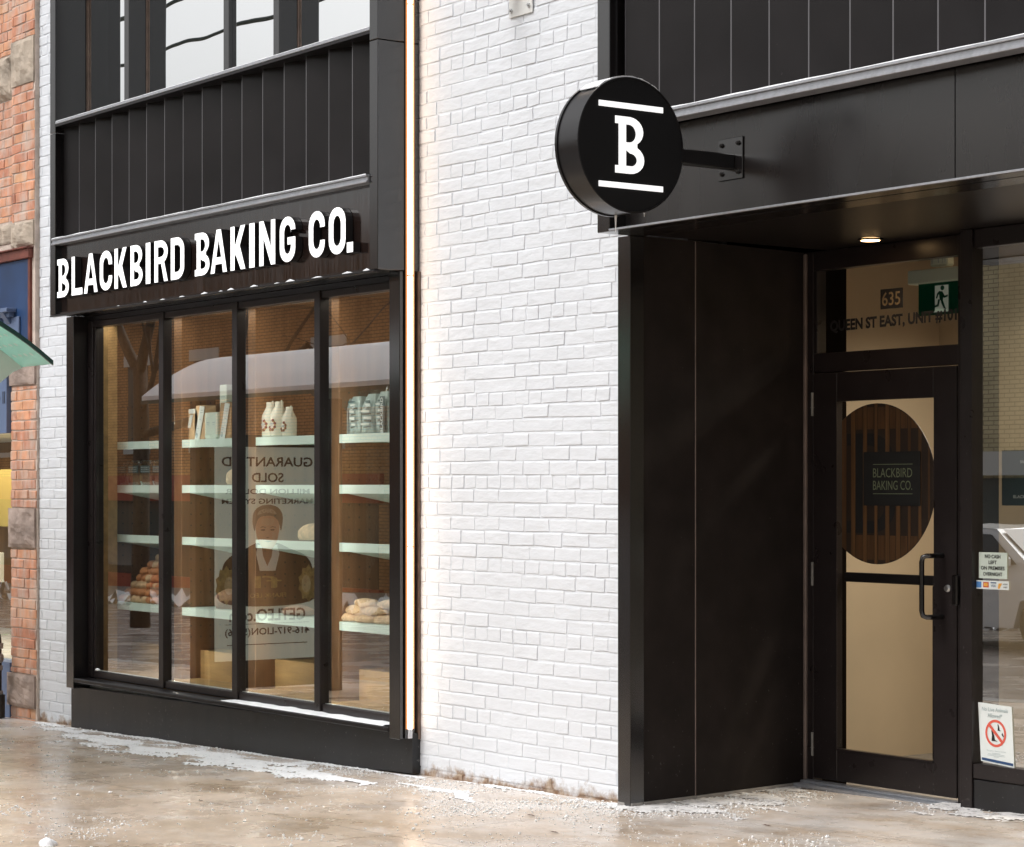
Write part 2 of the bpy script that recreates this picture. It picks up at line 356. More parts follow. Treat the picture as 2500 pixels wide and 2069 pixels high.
def porous(m, scale, lo, hi):
    nt = m.node_tree; N = nt.nodes; L = nt.links; tc = N.new('ShaderNodeTexCoord'); n = N.new('ShaderNodeTexNoise'); n.inputs['Scale'].default_value = scale; n.inputs['Detail'].default_value = 5; n.inputs['Roughness'].default_value = .7
    L.new(tc.outputs['Object'], n.inputs['Vector']); r = N.new('ShaderNodeMapRange'); r.inputs['From Min'].default_value = lo; r.inputs['From Max'].default_value = hi; L.new(n.outputs[0], r.inputs[0])
    t = N.new('ShaderNodeBsdfTransparent'); mx = N.new('ShaderNodeMixShader'); L.new(r.outputs[0], mx.inputs[0]); L.new(t.outputs[0], mx.inputs[1]); L.new(N['Principled BSDF'].outputs[0], mx.inputs[2]); L.new(mx.outputs[0], N['Material Output'].inputs[0])
M['slush'] = mat('melting_slush', (.92, .92, .93), .5, bump=.003, bscale=60); porous(M['slush'], 22, .20, .42)
M['salt'] = mat('road_salt', (.95, .95, .95), .5)
_b = M['salt'].node_tree.nodes['Principled BSDF']; _b.inputs['Subsurface Weight'].default_value = 1; _b.inputs['Subsurface Radius'].default_value = (1, 1, 1); _b.inputs['Subsurface Scale'].default_value = .02
M['salt_film'] = mat('salt_slush', (.84, .82, .81), .5, bump=.004, bscale=50, var=.08, vscale=12)
M['leaf'] = mat('dead_leaf', (.12, .05, .03), .7)
M['concrete'] = mat('grey_concrete', (.33, .31, .29), .8, var=.2, vscale=12, bump=.003, bscale=40)
M['asphalt'] = mat('wet_asphalt', (.22, .185, .16), .25, var=.3, vscale=1.5, bump=.004, bscale=80, rvar=.12)
M['walk'] = sidewalk_mat()
M['blue'] = mat('faded_blue_paint', (.012, .04, .115), .45, var=.35, vscale=3)
M['blue_pale'] = mat('pale_blue_paint', (.12, .17, .29), .5, var=.1, vscale=4)
M['rust'] = mat('rusty_red_band', (.16, .045, .03), .6, var=.3, vscale=10)
M['iron'] = mat('dark_iron', (.05, .047, .045), .45, metal=.6, var=.3, vscale=10)
M['iron_grey'] = mat('grey_pipe_fitting', (.30, .29, .27), .45, metal=.5, var=.3, vscale=12)
M['brown_far'] = far_brick_mat('brown_brick', (.62, .33, .16), (.54, .28, .13), (.20, .12, .075))
M['yellow_far'] = far_brick_mat('buff_brick', (.72, .63, .40), (.68, .59, .37), (.36, .31, .2))
M['lintel'] = mat('white_stone', (.62, .62, .6), .7)
M['red_paint'] = mat('red_shopfront_paint', (.40, .06, .035), .45)
M['dark_int'] = mat('dark_shopfront', (.03, .028, .028), .5)
M['bark'] = mat('bark', (.10, .075, .055), .9, var=.3, vscale=20, bump=.01, bscale=30)
M['bark2'] = mat('wooden_pole', (.12, .085, .06), .9, var=.3, vscale=8)
M['cable'] = mat('cable_rubber', (.03, .045, .04), .6)
M['roof_under'] = mat('shelter_underside', (.08, .12, .10), .5)
M['fibre'] = mat('pale_fibreglass', (.62, .68, .62), .5)
M['glass_green'] = mat('frosted_green_glass', (.20, .52, .42), .25, emit=0)
_n = M['glass_green'].node_tree; _p = _n.nodes['Principled BSDF']; _p.inputs['Base Color'].default_value = (.55, .80, .71, 1)
_t = _n.nodes.new('ShaderNodeBsdfTranslucent'); _t.inputs[0].default_value = (.66, .92, .84, 1); _m = _n.nodes.new('ShaderNodeMixShader'); _m.inputs[0].default_value = .6
_n.links.new(_p.outputs[0], _m.inputs[1]); _n.links.new(_t.outputs[0], _m.inputs[2]); _n.links.new(_m.outputs[0], _n.nodes['Material Output'].inputs[0])
M['frit'] = mat('frit_dots', (.80, .95, .90), .4)
M['dark_green'] = mat('dark_green_edge', (.01, .05, .04), .3)
M['exit_green'] = mat('exit_green', (.0, .06, .028), .4, emit=.05, ecol=(0, .05, .025))
M['exit_white'] = mat('exit_white', (.55, .6, .52), .4, emit=.1, ecol=(.75, .8, .7))
M['print_black'] = mat('black_print', (.012, .011, .012), .6)
M['print_dim'] = mat('dim_green_print', (.20, .22, .14), .6)
M['tan_num'] = mat('tan_number', (.16, .12, .07), .6)
M['print_red'] = mat('red_print', (.75, .12, .08), .5)
M['print_blue'] = mat('navy_print', (.03, .08, .2), .5)
M['card_blue'] = mat('card_blue', (.10, .28, .65), .5)
M['card_red'] = mat('card_red', (.65, .12, .05), .5)
M['card_orange'] = mat('card_orange', (.9, .45, .08), .5)
M['notice'] = mat('pale_green_notice', (.66, .74, .66), .6)
M['decal_dark'] = mat('door_decal_dark', (.030, .017, .012), .5)
M['slat'] = mat('door_decal_slat', (.125, .058, .022), .5, var=.3, vscale=6, stretch=(8, 1, .4))
M['slat2'] = mat('door_decal_slat_dim', (.095, .042, .016), .5, var=.3, vscale=6, stretch=(8, 1, .4))
M['downlight'] = mat('lamp_lens', (1, .8, .5), .4, emit=14, ecol=(1, .62, .28))
M['inside_lamp'] = mat('inside_lamp_lens', (1, .9, .7), .4, emit=5, ecol=(1, .82, .58))
M['car_white'] = mat('white_car_paint', (.82, .84, .86), .25, coat=.6)
M['car_glass'] = mat('car_glass', (.02, .022, .025), .05, spec=.8)
M['tyre'] = mat('tyre_rubber', (.02, .02, .02), .8)
M['rim'] = mat('alloy_rim', (.45, .45, .47), .3, metal=.8)
M['lamp_red'] = mat('tail_lamp', (.35, .01, .01), .3)
M['lamp_clear'] = mat('head_lamp', (.7, .72, .75), .15)
M['poster_bg'] = mat('poster_ground', (.55, .60, .52), .5, emit=.25, ecol=(.72, .80, .70))
M['skin'] = mat('poster_skin', (.50, .30, .20), .6, emit=.25, ecol=(.5,.3,.2))
M['hair'] = mat('poster_grey_hair', (.24, .19, .15), .6)
M['suit'] = mat('poster_dark_suit', (.012, .007, .006), .6)
M['lion'] = mat('poster_gold_mane', (.30, .24, .09), .6, var=.5, vscale=30)
M['lion2'] = mat('poster_pale_face', (.50, .45, .28), .6, var=.3, vscale=25)
M['yellow'] = mat('yellow_wall', (.50, .40, .13), .7)
M['plant'] = mat('plant_leaf', (.12, .30, .06), .5)
M['rib_edge'] = mat('rib_edge_highlight', (.055, .05, .055), .3, ior=2.0)  # paler colour paints the highlight along the rib edges
M['bead'] = mat('dull_aluminium_bead', (.22, .17, .15), .45, metal=.2, var=.2, vscale=8)
M['flash'] = mat('brown_flashing', (.16, .11, .085), .7, var=.25, vscale=12)

# ------------------------------------------------------------------ lettering
FONT_CACHE = {}
def text_pts(body, bold=0.0, align='CENTER'):
    k = (body, bold, align)
    if k not in FONT_CACHE:
        c = bpy.data.curves.new('t', 'FONT'); c.body = body; c.offset = bold; c.align_x = align; c.resolution_u = 3
        o = bpy.data.objects.new('t', c); COL.objects.link(o)
        bpy.context.view_layer.update()
        me = bpy.data.meshes.new_from_object(o.evaluated_get(bpy.context.evaluated_depsgraph_get()))
        vs = [v.co.copy() for v in me.vertices]; fs = [tuple(p.vertices) for p in me.polygons]
        bpy.data.objects.remove(o); bpy.data.curves.remove(c); bpy.data.meshes.remove(me)
        FONT_CACHE[k] = (vs, fs)
    return FONT_CACHE[k]
def put_text(mb, body, org, U, V, height, width=None, bold=.012, mi=0, th=.0012):
    """writes body centred on org; U reading direction, V up; height = cap height; th = thickness towards the reader"""
    vs, fs = text_pts(body, bold)
    x0 = min(v.x for v in vs); x1 = max(v.x for v in vs)
    sy = height/.70; sx = (width/(x1-x0)) if width else sy
    U = Vector(U).normalized(); V = Vector(V).normalized(); Nn = U.cross(V)
    cx = (x0+x1)/2
    P = [Vector(org) + U*((v.x-cx)*sx) + V*((v.y-.35)*sy) + Nn*th for v in vs]
    mb.add(P, fs, mi); return mb

def arc(cx, cy, rx, ry, a0, a1, n=10):
    return [(cx+rx*math.cos(R(a0+(a1-a0)*i/n)), cy+ry*math.sin(R(a0+(a1-a0)*i/n))) for i in range(n+1)]
def glyph(ch, w, h, s, spur=False):
    """condensed grotesque capitals; returns outlines (first = outer, rest = counters)"""
    ry = min(w*.5*1.15, h*.3); r = w/2
    def stad(x0, x1, y0, y1, q):
        rx = (x1-x0)/2; rr = min(q, (y1-y0)/2)
        return arc((x0+x1)/2, y0+rr, rx, rr, 180, 360) + arc((x0+x1)/2, y1-rr, rx, rr, 0, 180)
    if ch == 'I': return [[(0, 0), (w, 0), (w, h), (0, h)]]
    if ch == '.': return [[(0, 0), (w, 0), (w, h), (0, h)]]
    if ch == 'L': return [[(0, 0), (w, 0), (w, s*.92), (s, s*.92), (s, h), (0, h)]]
    if ch == 'N': return [[(0, 0), (s, 0), (s, h*.62), (w-s, 0), (w, 0), (w, h), (w-s, h), (w-s, h*.40), (s*1.0, h), (0, h)]]
    if ch == 'K': return [[(0, 0), (s, 0), (s, h*.30), (s*1.25, h*.36), (w-s*1.12, 0), (w, 0), (w*.62, h*.55), (w*.98, h), (w*.98-s*1.1, h), (s, h*.52), (s, h), (0, h)]]
    if ch == 'A':
        m = w/2; t = s*.55
        return [[(0, 0), (s*1.02, 0), (s*1.02+(m-s)*.20, h*.20), (w-s*1.02-(m-s)*.20, h*.20), (w-s*1.02, 0), (w, 0), (m+t, h), (m-t, h)],
                [(s*1.3+(m-s)*.14, h*.36), (w-s*1.3-(m-s)*.14, h*.36), (m, h*.78)]]
    if ch == 'O': return [stad(0, w, 0, h, ry), stad(s, w-s, s*.95, h-s*.95, ry-s*.6)]
    if ch == 'C':
        ri = w/2-s
        o = [(w, h*.64), (w, h-ry)] + arc(r, h-ry, r, ry, 0, 180)[1:] + arc(r, ry, r, ry, 180, 360)
        o += [(w, h*.36), (w-s, h*.36)] + arc(r, s*.95+(ry-s*.6), ri, ry-s*.6, 360, 180) + arc(r, h-s*.95-(ry-s*.6), ri, ry-s*.6, 180, 0) + [(w-s, h*.64)]
        return [o]
    if ch == 'G':
        ri = w/2-s
        o = [(w, h*.70), (w, h-ry)] + arc(r, h-ry, r, ry, 0, 180)[1:] + arc(r, ry, r, ry, 180, 360)
        o += [(w, h*.54), (w*.5, h*.54), (w*.5, h*.54-s*.85), (w-s, h*.54-s*.85)] + arc(r, s*.95+(ry-s*.6), ri, ry-s*.6, 360, 180) + arc(r, h-s*.95-(ry-s*.6), ri, ry-s*.6, 180, 0) + [(w-s, h*.70)]
        return [o]
    if ch == 'D':
        rx = w*.55
        o = [(0, 0), (w-rx, 0)] + arc(w-rx, ry, rx, ry, 270, 360)[1:] + arc(w-rx, h-ry, rx, ry, 0, 90) + [(0, h)]
        i = [(s, s*.95), (w-rx, s*.95)] + arc(w-rx, ry, rx-s, ry-s*.95, 270, 360)[1:] + arc(w-rx, h-ry, rx-s, ry-s*.95, 0, 90) + [(s, h-s*.95)]
        return [o, i]
    if ch in 'BR':
        rx = w*.55; m = h*.49
        hb = m; ryb = hb/2; ryt = (h-m)/2; wt = w*.96 if ch == 'B' else w
        e = -s*.48 if spur else 0
        if ch == 'B':
            o = ([(e, 0)] if spur else [(0, 0)]) + [(w-rx, 0)] + arc(w-rx, ryb*1.02, rx, ryb*1.02, 270, 420)[1:] + arc(wt-rx, h-ryt, rx, ryt, -55, 90) + [(e, h)]
            if spur: o += [(e, h-s*.8), (0, h-s*.8), (0, s*.8), (e, s*.8)]
            hs_ = s*.82
            i1 = [(s, hs_), (w-rx, hs_)] + arc(w-rx, ryb, rx-s, ryb-hs_*.96, 270, 450)[1:] + [(s, 2*ryb-hs_*.55)]
            i2 = [(s, m+hs_*.45), (wt-rx, m+hs_*.45)] + arc(wt-rx, (m+hs_*.45+h-hs_)/2, rx-s, (h-hs_-m-hs_*.45)/2, 270, 450)[1:] + [(s, h-hs_)]
            return [o, i1, i2]
        m = h*.44; ryt = (h-m)/2
        o = [(0, 0), (s, 0), (s, m-.0), (w*.50, m), (w-s*1.0, 0), (w, 0), (w*.74, m*1.04)] + arc(w-rx, h-ryt, rx, ryt, -58, 90) + [(0, h)]
        i2 = [(s, m+s*.85), (w-rx, m+s*.85)] + arc(w-rx, (m+s*.85+h-s*.85)/2, rx-s, (h-2*s*.85-m)/2, 270, 450)[1:] + [(s, h-s*.85)]
        return [o, i2]
def glyph_mesh(outlines, depth):
    """flat letter with thickness; returns verts (x, y, t) and faces with material 0 front / 1 sides"""
    c = bpy.data.curves.new('g', 'CURVE'); c.dimensions = '2D'; c.fill_mode = 'BOTH'; c.extrude = depth/2
    for ol in outlines:
        sp = c.splines.new('POLY'); sp.points.add(len(ol)-1); sp.use_cyclic_u = True
        for p, (x, y) in zip(sp.points, ol): p.co = (x, y, 0, 1)
    o = bpy.data.objects.new('g', c); COL.objects.link(o); bpy.context.view_layer.update()
    me = bpy.data.meshes.new_from_object(o.evaluated_get(bpy.context.evaluated_depsgraph_get()))
    vs = [v.co.copy() for v in me.vertices]; fs = [(tuple(p.vertices), 0 if p.normal.z > .5 else 1) for p in me.polygons]
    bpy.data.objects.remove(o); bpy.data.curves.remove(c); bpy.data.meshes.remove(me)
    return vs, fs
def put_glyph(mb, ch, org, U, V, w, h, s, depth, spur=False, mf=0, ms=1):
    vs, fs = glyph_mesh(glyph(ch, w, h, s, spur), depth)
    U = Vector(U); V = Vector(V); Nn = U.cross(V)
    P = [Vector(org)+U*v.x+V*v.y+Nn*(v.z-depth/2) for v in vs]
    b = len(mb.v); mb.v += [tuple(p-mb.off) for p in P]
    for f, k in fs: mb.f.append(tuple(i+b for i in f)); mb.m.append(mf if k == 0 else ms)
    return mb

# ------------------------------------------------------------------ ground
g = MB()
def slab(mb, x0, x1, y0, y1, dz, th, n=1):
    vs = [(x0, y0, GZ(x0)+dz-th), (x1, y0, GZ(x1)+dz-th), (x1, y1, GZ(x1)+dz-th), (x0, y1, GZ(x0)+dz-th), (x0, y0, GZ(x0)+dz), (x1, y0, GZ(x1)+dz), (x1, y1, GZ(x1)+dz), (x0, y1, GZ(x0)+dz)]
    mb.add(vs, [(0,3,2,1),(4,5,6,7),(0,1,5,4),(1,2,6,5),(2,3,7,6),(3,0,4,7)])
slab(g, -400, 400, -400, 400, -.15, .4)
tag(g.build('road', M['asphalt']), kind='structure')
g = MB(); slab(g, -120, 60, -3.9, 1.22, 0, .3); tag(g.build('sidewalk', M['walk']), kind='structure')
g = MB(); slab(g, -120, 60, -4.08, -3.9, .002, .3); slab(g, -120, 60, -16.15, -16.0, .002, .3); tag(g.build('kerb', M['concrete']), kind='structure')
g = MB(); slab(g, -120, 60, -20.2, -16.15, 0, .3); tag(g.build('far_sidewalk', M['concrete']), kind='structure')

# ------------------------------------------------------------------ bricks
HEAD = {4, 10, 15, 21, 27, 33, 40, 44, 48, 52, 56, 60, 64}
def brick_field(mb, tones, x0, x1, z0, z1, yf, ch=.0727, zo=.0128, L_=.227, joint=.007, prot=.0037, hd=True, rnd=.0016, seed=1, wave=0):
    rr = random.Random(seed)
    i0 = int(math.floor((z0-zo)/ch)); i1 = int(math.ceil((z1-zo)/ch))
    for i in range(i0, i1):
        za = zo+i*ch+joint/2; zb = zo+(i+1)*ch-joint/2
        if za < z0 - .001 and zb < z0+.02: continue
        za = max(za, z0); zb = min(zb, z1)
        if zb-za < .015: continue
        head = hd and i in HEAD
        Lb = L_/2 if head else L_
        x = math.floor(x0/L_)*L_ - L_ + (0 if i % 2 else L_/2) + rr.uniform(-.012, .012)
        while x < x1:
            Lq = Lb*(2 if (tones is None and rr.random() < .05) else 1)
            xa, xb = x+joint/2, x+Lq*rr.uniform(.93, 1.07)-joint/2
            x = xb+joint/2
            a, b = max(xa, x0), min(xb, x1)
            if b-a < .02: continue
            p = prot + rr.uniform(-rnd, rnd)
            c = .0065
            j = lambda: rr.uniform(-.0038, .0038)
            w_ = [(wave*noise.noise(Vector((xx*.7, 3.3, zz*1.3)))) for xx, zz in ((a, za), (b, za), (b, zb), (a, zb))]
            vs = [(a+j(), yf+.001, za+j()+w_[0]), (b+j(), yf+.001, za+j()+w_[1]), (b+j(), yf+.001, zb+j()+w_[2]), (a+j(), yf+.001, zb+j()+w_[3])]
            t = [(-c*.6, 0), (c*.6, 0)]
            cb, ct, cs = .0012, c*1.25, c*.6          # sharp lower edge, paint-filled upper edge
            m1 = [(vs[0][0]+cs*.3, yf-p+cs*.6, vs[0][2]), (vs[1][0]-cs*.3, yf-p+cs*.6, vs[1][2]), (vs[2][0]-cs*.3, yf-p*.45, vs[2][2]), (vs[3][0]+cs*.3, yf-p*.45, vs[3][2])]
            tl = rr.uniform(-.0010, .0010)
            m2 = [(vs[0][0]+cs, yf-p+tl, vs[0][2]+cb), (vs[1][0]-cs, yf-p-tl, vs[1][2]+cb), (vs[2][0]-cs, yf-p-tl*.5, vs[2][2]-ct), (vs[3][0]+cs, yf-p+tl*.5, vs[3][2]-ct)]
            mb.add(vs+m1+m2, [(0,1,5,4),(1,2,6,5),(2,3,7,6),(3,0,4,7),(4,5,9,8),(5,6,10,9),(6,7,11,10),(7,4,8,11),(8,9,10,11)])
            if tones is not None:
                tt = min(1, max(0, rr.gauss(.58, .15))); tones += [tt]*9

BK = thing('bakery_building', 'white painted brick building with black metal bays and a recessed entrance', 'building', (0, 0, 0))
b = MB()
brick_field(b, None, -.885, .985, -.06, 6.6, .006, seed=3, wave=.006)
b.build('brick_wall', M['white_brick'], BK)
b = MB()
brick_field(b, None, -5.838, -5.12, -.16, 6.6, .006, seed=5, wave=.004)
b.build('brick_pier', M['white_brick'], BK)
b = MB()
b.box(-5.836, -5.10, .006, .19, -.6, 6.7); b.box(-.985, .99, .006, .35, -.6, 6.7)
b.box(-5.10, -.985, .02, .35, -.6, .2); b.box(-5.02, -.985, .21, .35, 2.70, 4.02)
b.build('wall_backing', M['white_mortar'], BK)
b = MB()
b.cbox(-.884, -.858, -.012, .003, .165, 2.735, .002); b.build('flashing', M['flash'], BK)
b = MB(); b.box(-5.836, 4.4, .35, 6.5, 6.7, 6.9); b.box(.99, 4.4, .1, .35, 3.3, 6.7); b.box(4.1, 4.4, .0, 6.5, -.3, 6.7); b.box(-5.836, -5.6, .35, 6.5, -.6, 6.7); b.box(-5.6, 4.1, 6.3, 6.5, -.6, 6.7)
b.build('roof', M['concrete'], BK)

# ---- upper left bay (black metal box standing 27 cm off the wall)
XL, XR, YF = -5.062, -.874, -.27
def ribs(mb, x0, x1, z0, z1, y, pitch=.25, d=.078, start=None):
    """saw-tooth metal panels, each leaning back towards the right"""
    x = start if start is not None else x0
    while x < x1-.001:
        xe = min(x+pitch, x1); sx = .052
        xs = max(x, x0)
        ps = [(x, y), (x+.0, y-.0), (min(x+sx, xe), y-d), (min(x+sx+.009, xe), y-d-.001), (xe, y-(0 if xe-x > .2 else d*.5))]
        pts = []
        for p in ps:
            q = (max(p[0], x0), p[1])
            if not pts or abs(pts[-1][0]-q[0])+abs(pts[-1][1]-q[1]) > 1e-4: pts.append(q)
        for a, c in zip(pts[:-1], pts[1:]):
            edge = 1 if 0 < c[0]-a[0] < .013 else 0
            mb.add([(a[0], a[1], z0), (c[0], c[1], z0), (c[0], c[1], z1), (a[0], a[1], z1)], [(0, 1, 2, 3)], edge)
        x += pitch
for z0, z1, nm in ((3.988, 6.4, 'upper_bay_frame'), (2.735, 3.984, 'lower_bay_frame')):
    for x0, x1 in ((XL, XL+.084), (XR-.084, XR)):
        b = MB(); b.cbox(x0, x1, YF, .004, z0, z1, .003); b.build(nm, M['brown'], BK)
b = MB(); b.box(XL+.084, XR-.084, -.25, .004, 2.735, 2.75); b.build('bay_soffit', M['brown'], BK)
b = MB(); ribs(b, XL+.084, XR-.084, 3.25, 4.03, -.125, start=-5.045); b.build('ribbed_panel', [M['black'], M['rib_edge']], BK)
b = MB(); b.box(XL+.084, XR-.084, -.13, .0, 3.25, 4.03)
b.build('panel_backing', M['black'], BK)
b = MB(); b.cbox(XL+.085, XR-.085, YF, .2, 4.046, 4.064, .002); led = b.build('window_ledge', M['grey'], BK)
b = MB(); b.box(XL+.085, XR-.085, YF+.003, .2, 4.028, 4.044); b.build('ledge_underside', M['black'], BK)
b = MB(); b.cbox(XL+.06, XR-.085, YF-.022, -.11, 3.246, 3.256, .002); b.cbox(XL+.06, XR-.085, YF-.012, -.2, 3.226, 3.246, .001); b.cbox(XL+.06, XR-.085, YF-.020, -.2, 3.214, 3.226, .002)
b.build('fascia_trim', M['grey'], BK)
b = MB(); b.box(XL+.084, XR-.084, -.224, -.15, 2.75, 3.214); b.build('fascia_panel', M['sign_panel'], BK)
b = MB(); b.cbox(XL+.02, XR-.02, YF-.012, YF+.03, 2.722, 2.733, .002); b.build('drip_edge', M['black'], BK)
# upper windows
def pieces(name, m, boxes, parent, c=.003):
    for q in boxes:
        b_ = MB(); b_.cbox(*q, c); b_.build(name, m, parent)
pieces('mullion', M['brown'], [(x, x+.067, -.16, .02, 4.066, 6.4) for x in (-4.148, -2.19)], BK, .002)
pieces('glazing_bead', M['flash'], [(-4.978, -4.966, -.036, -.026, 4.066, 6.4), (-4.962, -4.952, -.032, -.024, 4.066, 6.4), (-4.081, -4.073, -.034, -.024, 4.066, 6.4), (-2.123, -2.115, -.034, -.024, 4.066, 6.4)], BK, .001)
pieces('glazing_bar', M['brown'], [(-2.997, -2.929, -.05, .02, 4.066, 6.4), (-1.03, -.96, -.05, .02, 4.066, 6.4)], BK, .002)
for xa, xb in ((-4.978, -4.148), (-4.081, -2.997), (-2.929, -2.19), (-2.123, -1.03)):
    b = MB(); b.sheet(xa+.001, xb-.001, -.022, 4.066, 6.4); b.build('upper_pane', M['pane_up'], BK)
b = MB(); b.box(-5.0, -.9, .35, .36, 4.0, 6.6); b.box(-5.0, -.9, .21, .36, 6.4, 6.6); b.build('room_behind_upper_window', M['ceil'], BK)

# ---- lower left shop window
for q in ((-5.118, -5.004, -.122, .004, .156, 2.733), (-.985, -.880, -.124, .004, .168, 2.733)):
    b = MB(); b.cbox(*q, .003); b.build('window_surround', M['brown'], BK)
b = MB(); b.box(-5.004, -5.0, -.12, .05, .2, 2.73); b.box(-5.0, -.985, -.015, .06, 2.70, 2.733); b.build('surround_lining', M['black'], BK)
SW = MB()
SW.cbox(-5.0, -4.93, -.015, .06, .235, 2.70, .003); SW.cbox(-4.93, -4.905, -.004, .06, .282, 2.66, .002)
SW.cbox(-1.02, -.986, -.015, .06, .235, 2.70, .003)
for x in (-3.925, -2.941, -1.953): SW.cbox(x, x+.066, -.022, .06, .232, 2.70, .003)
SW.cbox(-5.0, -.986, -.012, .06, 2.657, 2.70, .003)
swf = SW.build('window_frame', M['winframe'], BK)
b = MB()
edges = [(-4.93, -3.925), (-3.859, -2.941), (-2.875, -1.953), (-1.887, -1.02)]
for xa, xb in edges: b.cbox(xa+.002, xb-.002, -.010, .06, .230, .281, .006)
b.build('bottom_rail', M['winframe'], BK)
for xa, xb in edges:
    p = MB(); p.sheet(xa+.001, xb-.001, .010, .282, 2.656); p.build('shop_pane', M['pane'], BK)
b = MB(); b.cbox(-4.99, -.99, -.128, -.005, .200, .229, .006); b.build('window_sill', M['black'], BK)
b = MB(); b.add([(-5.19, -.05, GZ(-5.19)-.05), (-.866, -.05, GZ(-.866)+.012), (-.866, .02, GZ(-.866)+.012), (-5.19, .02, GZ(-5.19)-.05), (-5.19, -.05, .155), (-.866, -.05, .199), (-.866, .02, .199), (-5.19, .02, .155)],
              [(0,3,2,1),(4,5,6,7),(0,1,5,4),(1,2,6,5),(2,3,7,6),(3,0,4,7)])
b.build('kick_panel', M['kick'], BK)
# interior of the window display
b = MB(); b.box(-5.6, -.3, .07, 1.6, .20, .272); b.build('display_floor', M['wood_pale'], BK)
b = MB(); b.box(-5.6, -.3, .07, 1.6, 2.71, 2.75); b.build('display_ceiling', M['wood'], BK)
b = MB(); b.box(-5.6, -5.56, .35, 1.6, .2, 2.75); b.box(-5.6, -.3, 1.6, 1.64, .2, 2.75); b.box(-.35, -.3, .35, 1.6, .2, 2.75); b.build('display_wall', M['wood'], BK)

# ---- right bay (upper) and recessed entrance
X0 = 1.055
b = MB(); b.cbox(X0, X0+.094, YF, .004, 2.757, 6.4, .003); b.box(X0+.094, 4.4, -.155, .004, 2.757, 2.766)
b.build('right_bay_frame', M['brown'], BK)
b = MB(); ribs(b, X0+.094, 4.4, 3.275, 6.4, -.122, start=1.126); b.build('right_ribbed_panel', [M['black'], M['rib_edge']], BK)
b = MB(); b.box(X0+.094, 4.4, -.12, .1, 2.767, 6.4); b.build('right_panel_backing', M['black'], BK)
b = MB(); b.cbox(X0+.09, 4.4, YF-.024, -.11, 3.262, 3.274, .002); b.cbox(X0+.09, 4.4, YF-.012, -.2, 3.240, 3.262, .001); b.cbox(X0+.09, 4.4, YF-.021, -.2, 3.226, 3.240, .002)
b.build('right_fascia_trim', M['grey'], BK)
b = MB(); b.box(X0+.0945, 3.245, -.172, -.12, 2.775, 3.226); b.box(3.251, 4.4, -.172, -.12, 2.775, 3.226); b.build('right_fascia_panel', M['panel'], BK)
b = MB(); b.cbox(X0+.0945, 4.4, -.272, -.17, 2.757, 2.766, .002); b.build('right_drip_edge', M['brown'], BK)
b = MB(); b.cbox(X0+.0945, 4.4, -.276, -.2725, 2.759, 2.768, .001); b.build('right_drip_edge', M['grey'], BK)  # pale strip paints the highlight line along the drip edge
b = MB(); b.box(1.08, 4.4, .004, 1.3, 2.762, 2.80); b.build('soffit', M['soffit'], BK)
b = MB(); b.cbox(.975, 1.072, -.082, .005, -.02, 2.757, .003); b.build('corner_post', M['brown'], BK)
b = MB()
def wallseg(mb, a, c, z0a, z0b, z1, th=.02):
    d = Vector((c[0]-a[0], c[1]-a[1], 0)).normalized(); n = Vector((-d.y, d.x, 0))*th
    vs = [(a[0], a[1], z0a), (c[0], c[1], z0b), (c[0]+n.x, c[1]+n.y, z0b), (a[0]+n.x, a[1]+n.y, z0a)]
    vs += [(v[0], v[1], z1) for v in vs]
    mb.add(vs, [(0,3,2,1),(4,5,6,7),(0,1,5,4),(1,2,6,5),(2,3,7,6),(3,0,4,7)])
wallseg(b, (1.0718, -.080), (1.036, .356), 0.0, .035, 2.760); wallseg(b, (1.035, .361), (.934, 1.2), .035, .03, 2.760)
b.build('recess_side_panel', M['recess'], BK)
b = MB(); b.tube([(1.037, .358, .03), (1.037, .358, 2.758)], .0032, 6); b.build('panel_joint', M['bead'], BK)
b = MB(); b.cbox(.940, .958, 1.168, 1.186, .03, 2.75, .003); b.build('corner_bead', M['bead'], BK)
b = MB(); wallseg(b, (1.078, -.078), (1.044, .356), -.05, -.05, .034, .1); wallseg(b, (1.042, .36), (.944, 1.2), -.05, -.05, .032, .1); b.cbox(.965, 1.082, -.09, 0, -.06, -.018, .003); b.build('recess_kerb', M['concrete'], BK)

# entrance screen at y = 1.2
DF = None
class _P:
    def cbox(s, *q):
        b_ = MB(); b_.cbox(*q); b_.build('entrance_frame', M['winframe'], BK)
DF = _P()
DF.cbox(.934, 1.0, 1.185, 1.25, .0, 2.76, .003)                     # hinge jamb
DF.cbox(2.002, 2.078, 1.178, 1.25, .0, 2.76, .003)                   # post
DF.cbox(2.128, 2.200, 1.06, 1.25, .0, 2.76, .003); DF.cbox(2.078, 2.130, 1.165, 1.25, .0, 2.76, .003)
DF.cbox(1.0, 2.002, 1.188, 1.25, 2.662, 2.76, .003)                   # head
DF.cbox(1.0, 2.002, 1.188, 1.25, 2.137, 2.236, .003)                  # transom rail
DF.cbox(1.0, 1.028, 1.185, 1.25, 2.236, 2.662, .003)
DF.cbox(2.2, 4.4, 1.075, 1.14, 2.672, 2.76, .003)
DF.cbox(2.2, 4.4, 1.068, 1.14, .185, .255, .004)
b = MB(); b.cbox(2.2, 4.4, 1.072, 1.14, -.03, .180, .003); b.build('side_window_base', M['kick'], BK)
p = MB(); p.sheet(1.028, 2.0, 1.212, 2.236, 2.662); p.build('transom_pane', M['pane_door'], BK)
p = MB(); p.sheet(2.2, 4.38, 1.100, .255, 2.672); p.build('side_pane', M['pane_side'], BK)
b = MB(); b.cbox(.96, 2.0, 1.08, 1.17, .016, .034, .003); b.cbox(.96, 2.0, 1.13, 1.2, .034, .046, .002); b.build('threshold', M['grey'], BK)
door = MB()
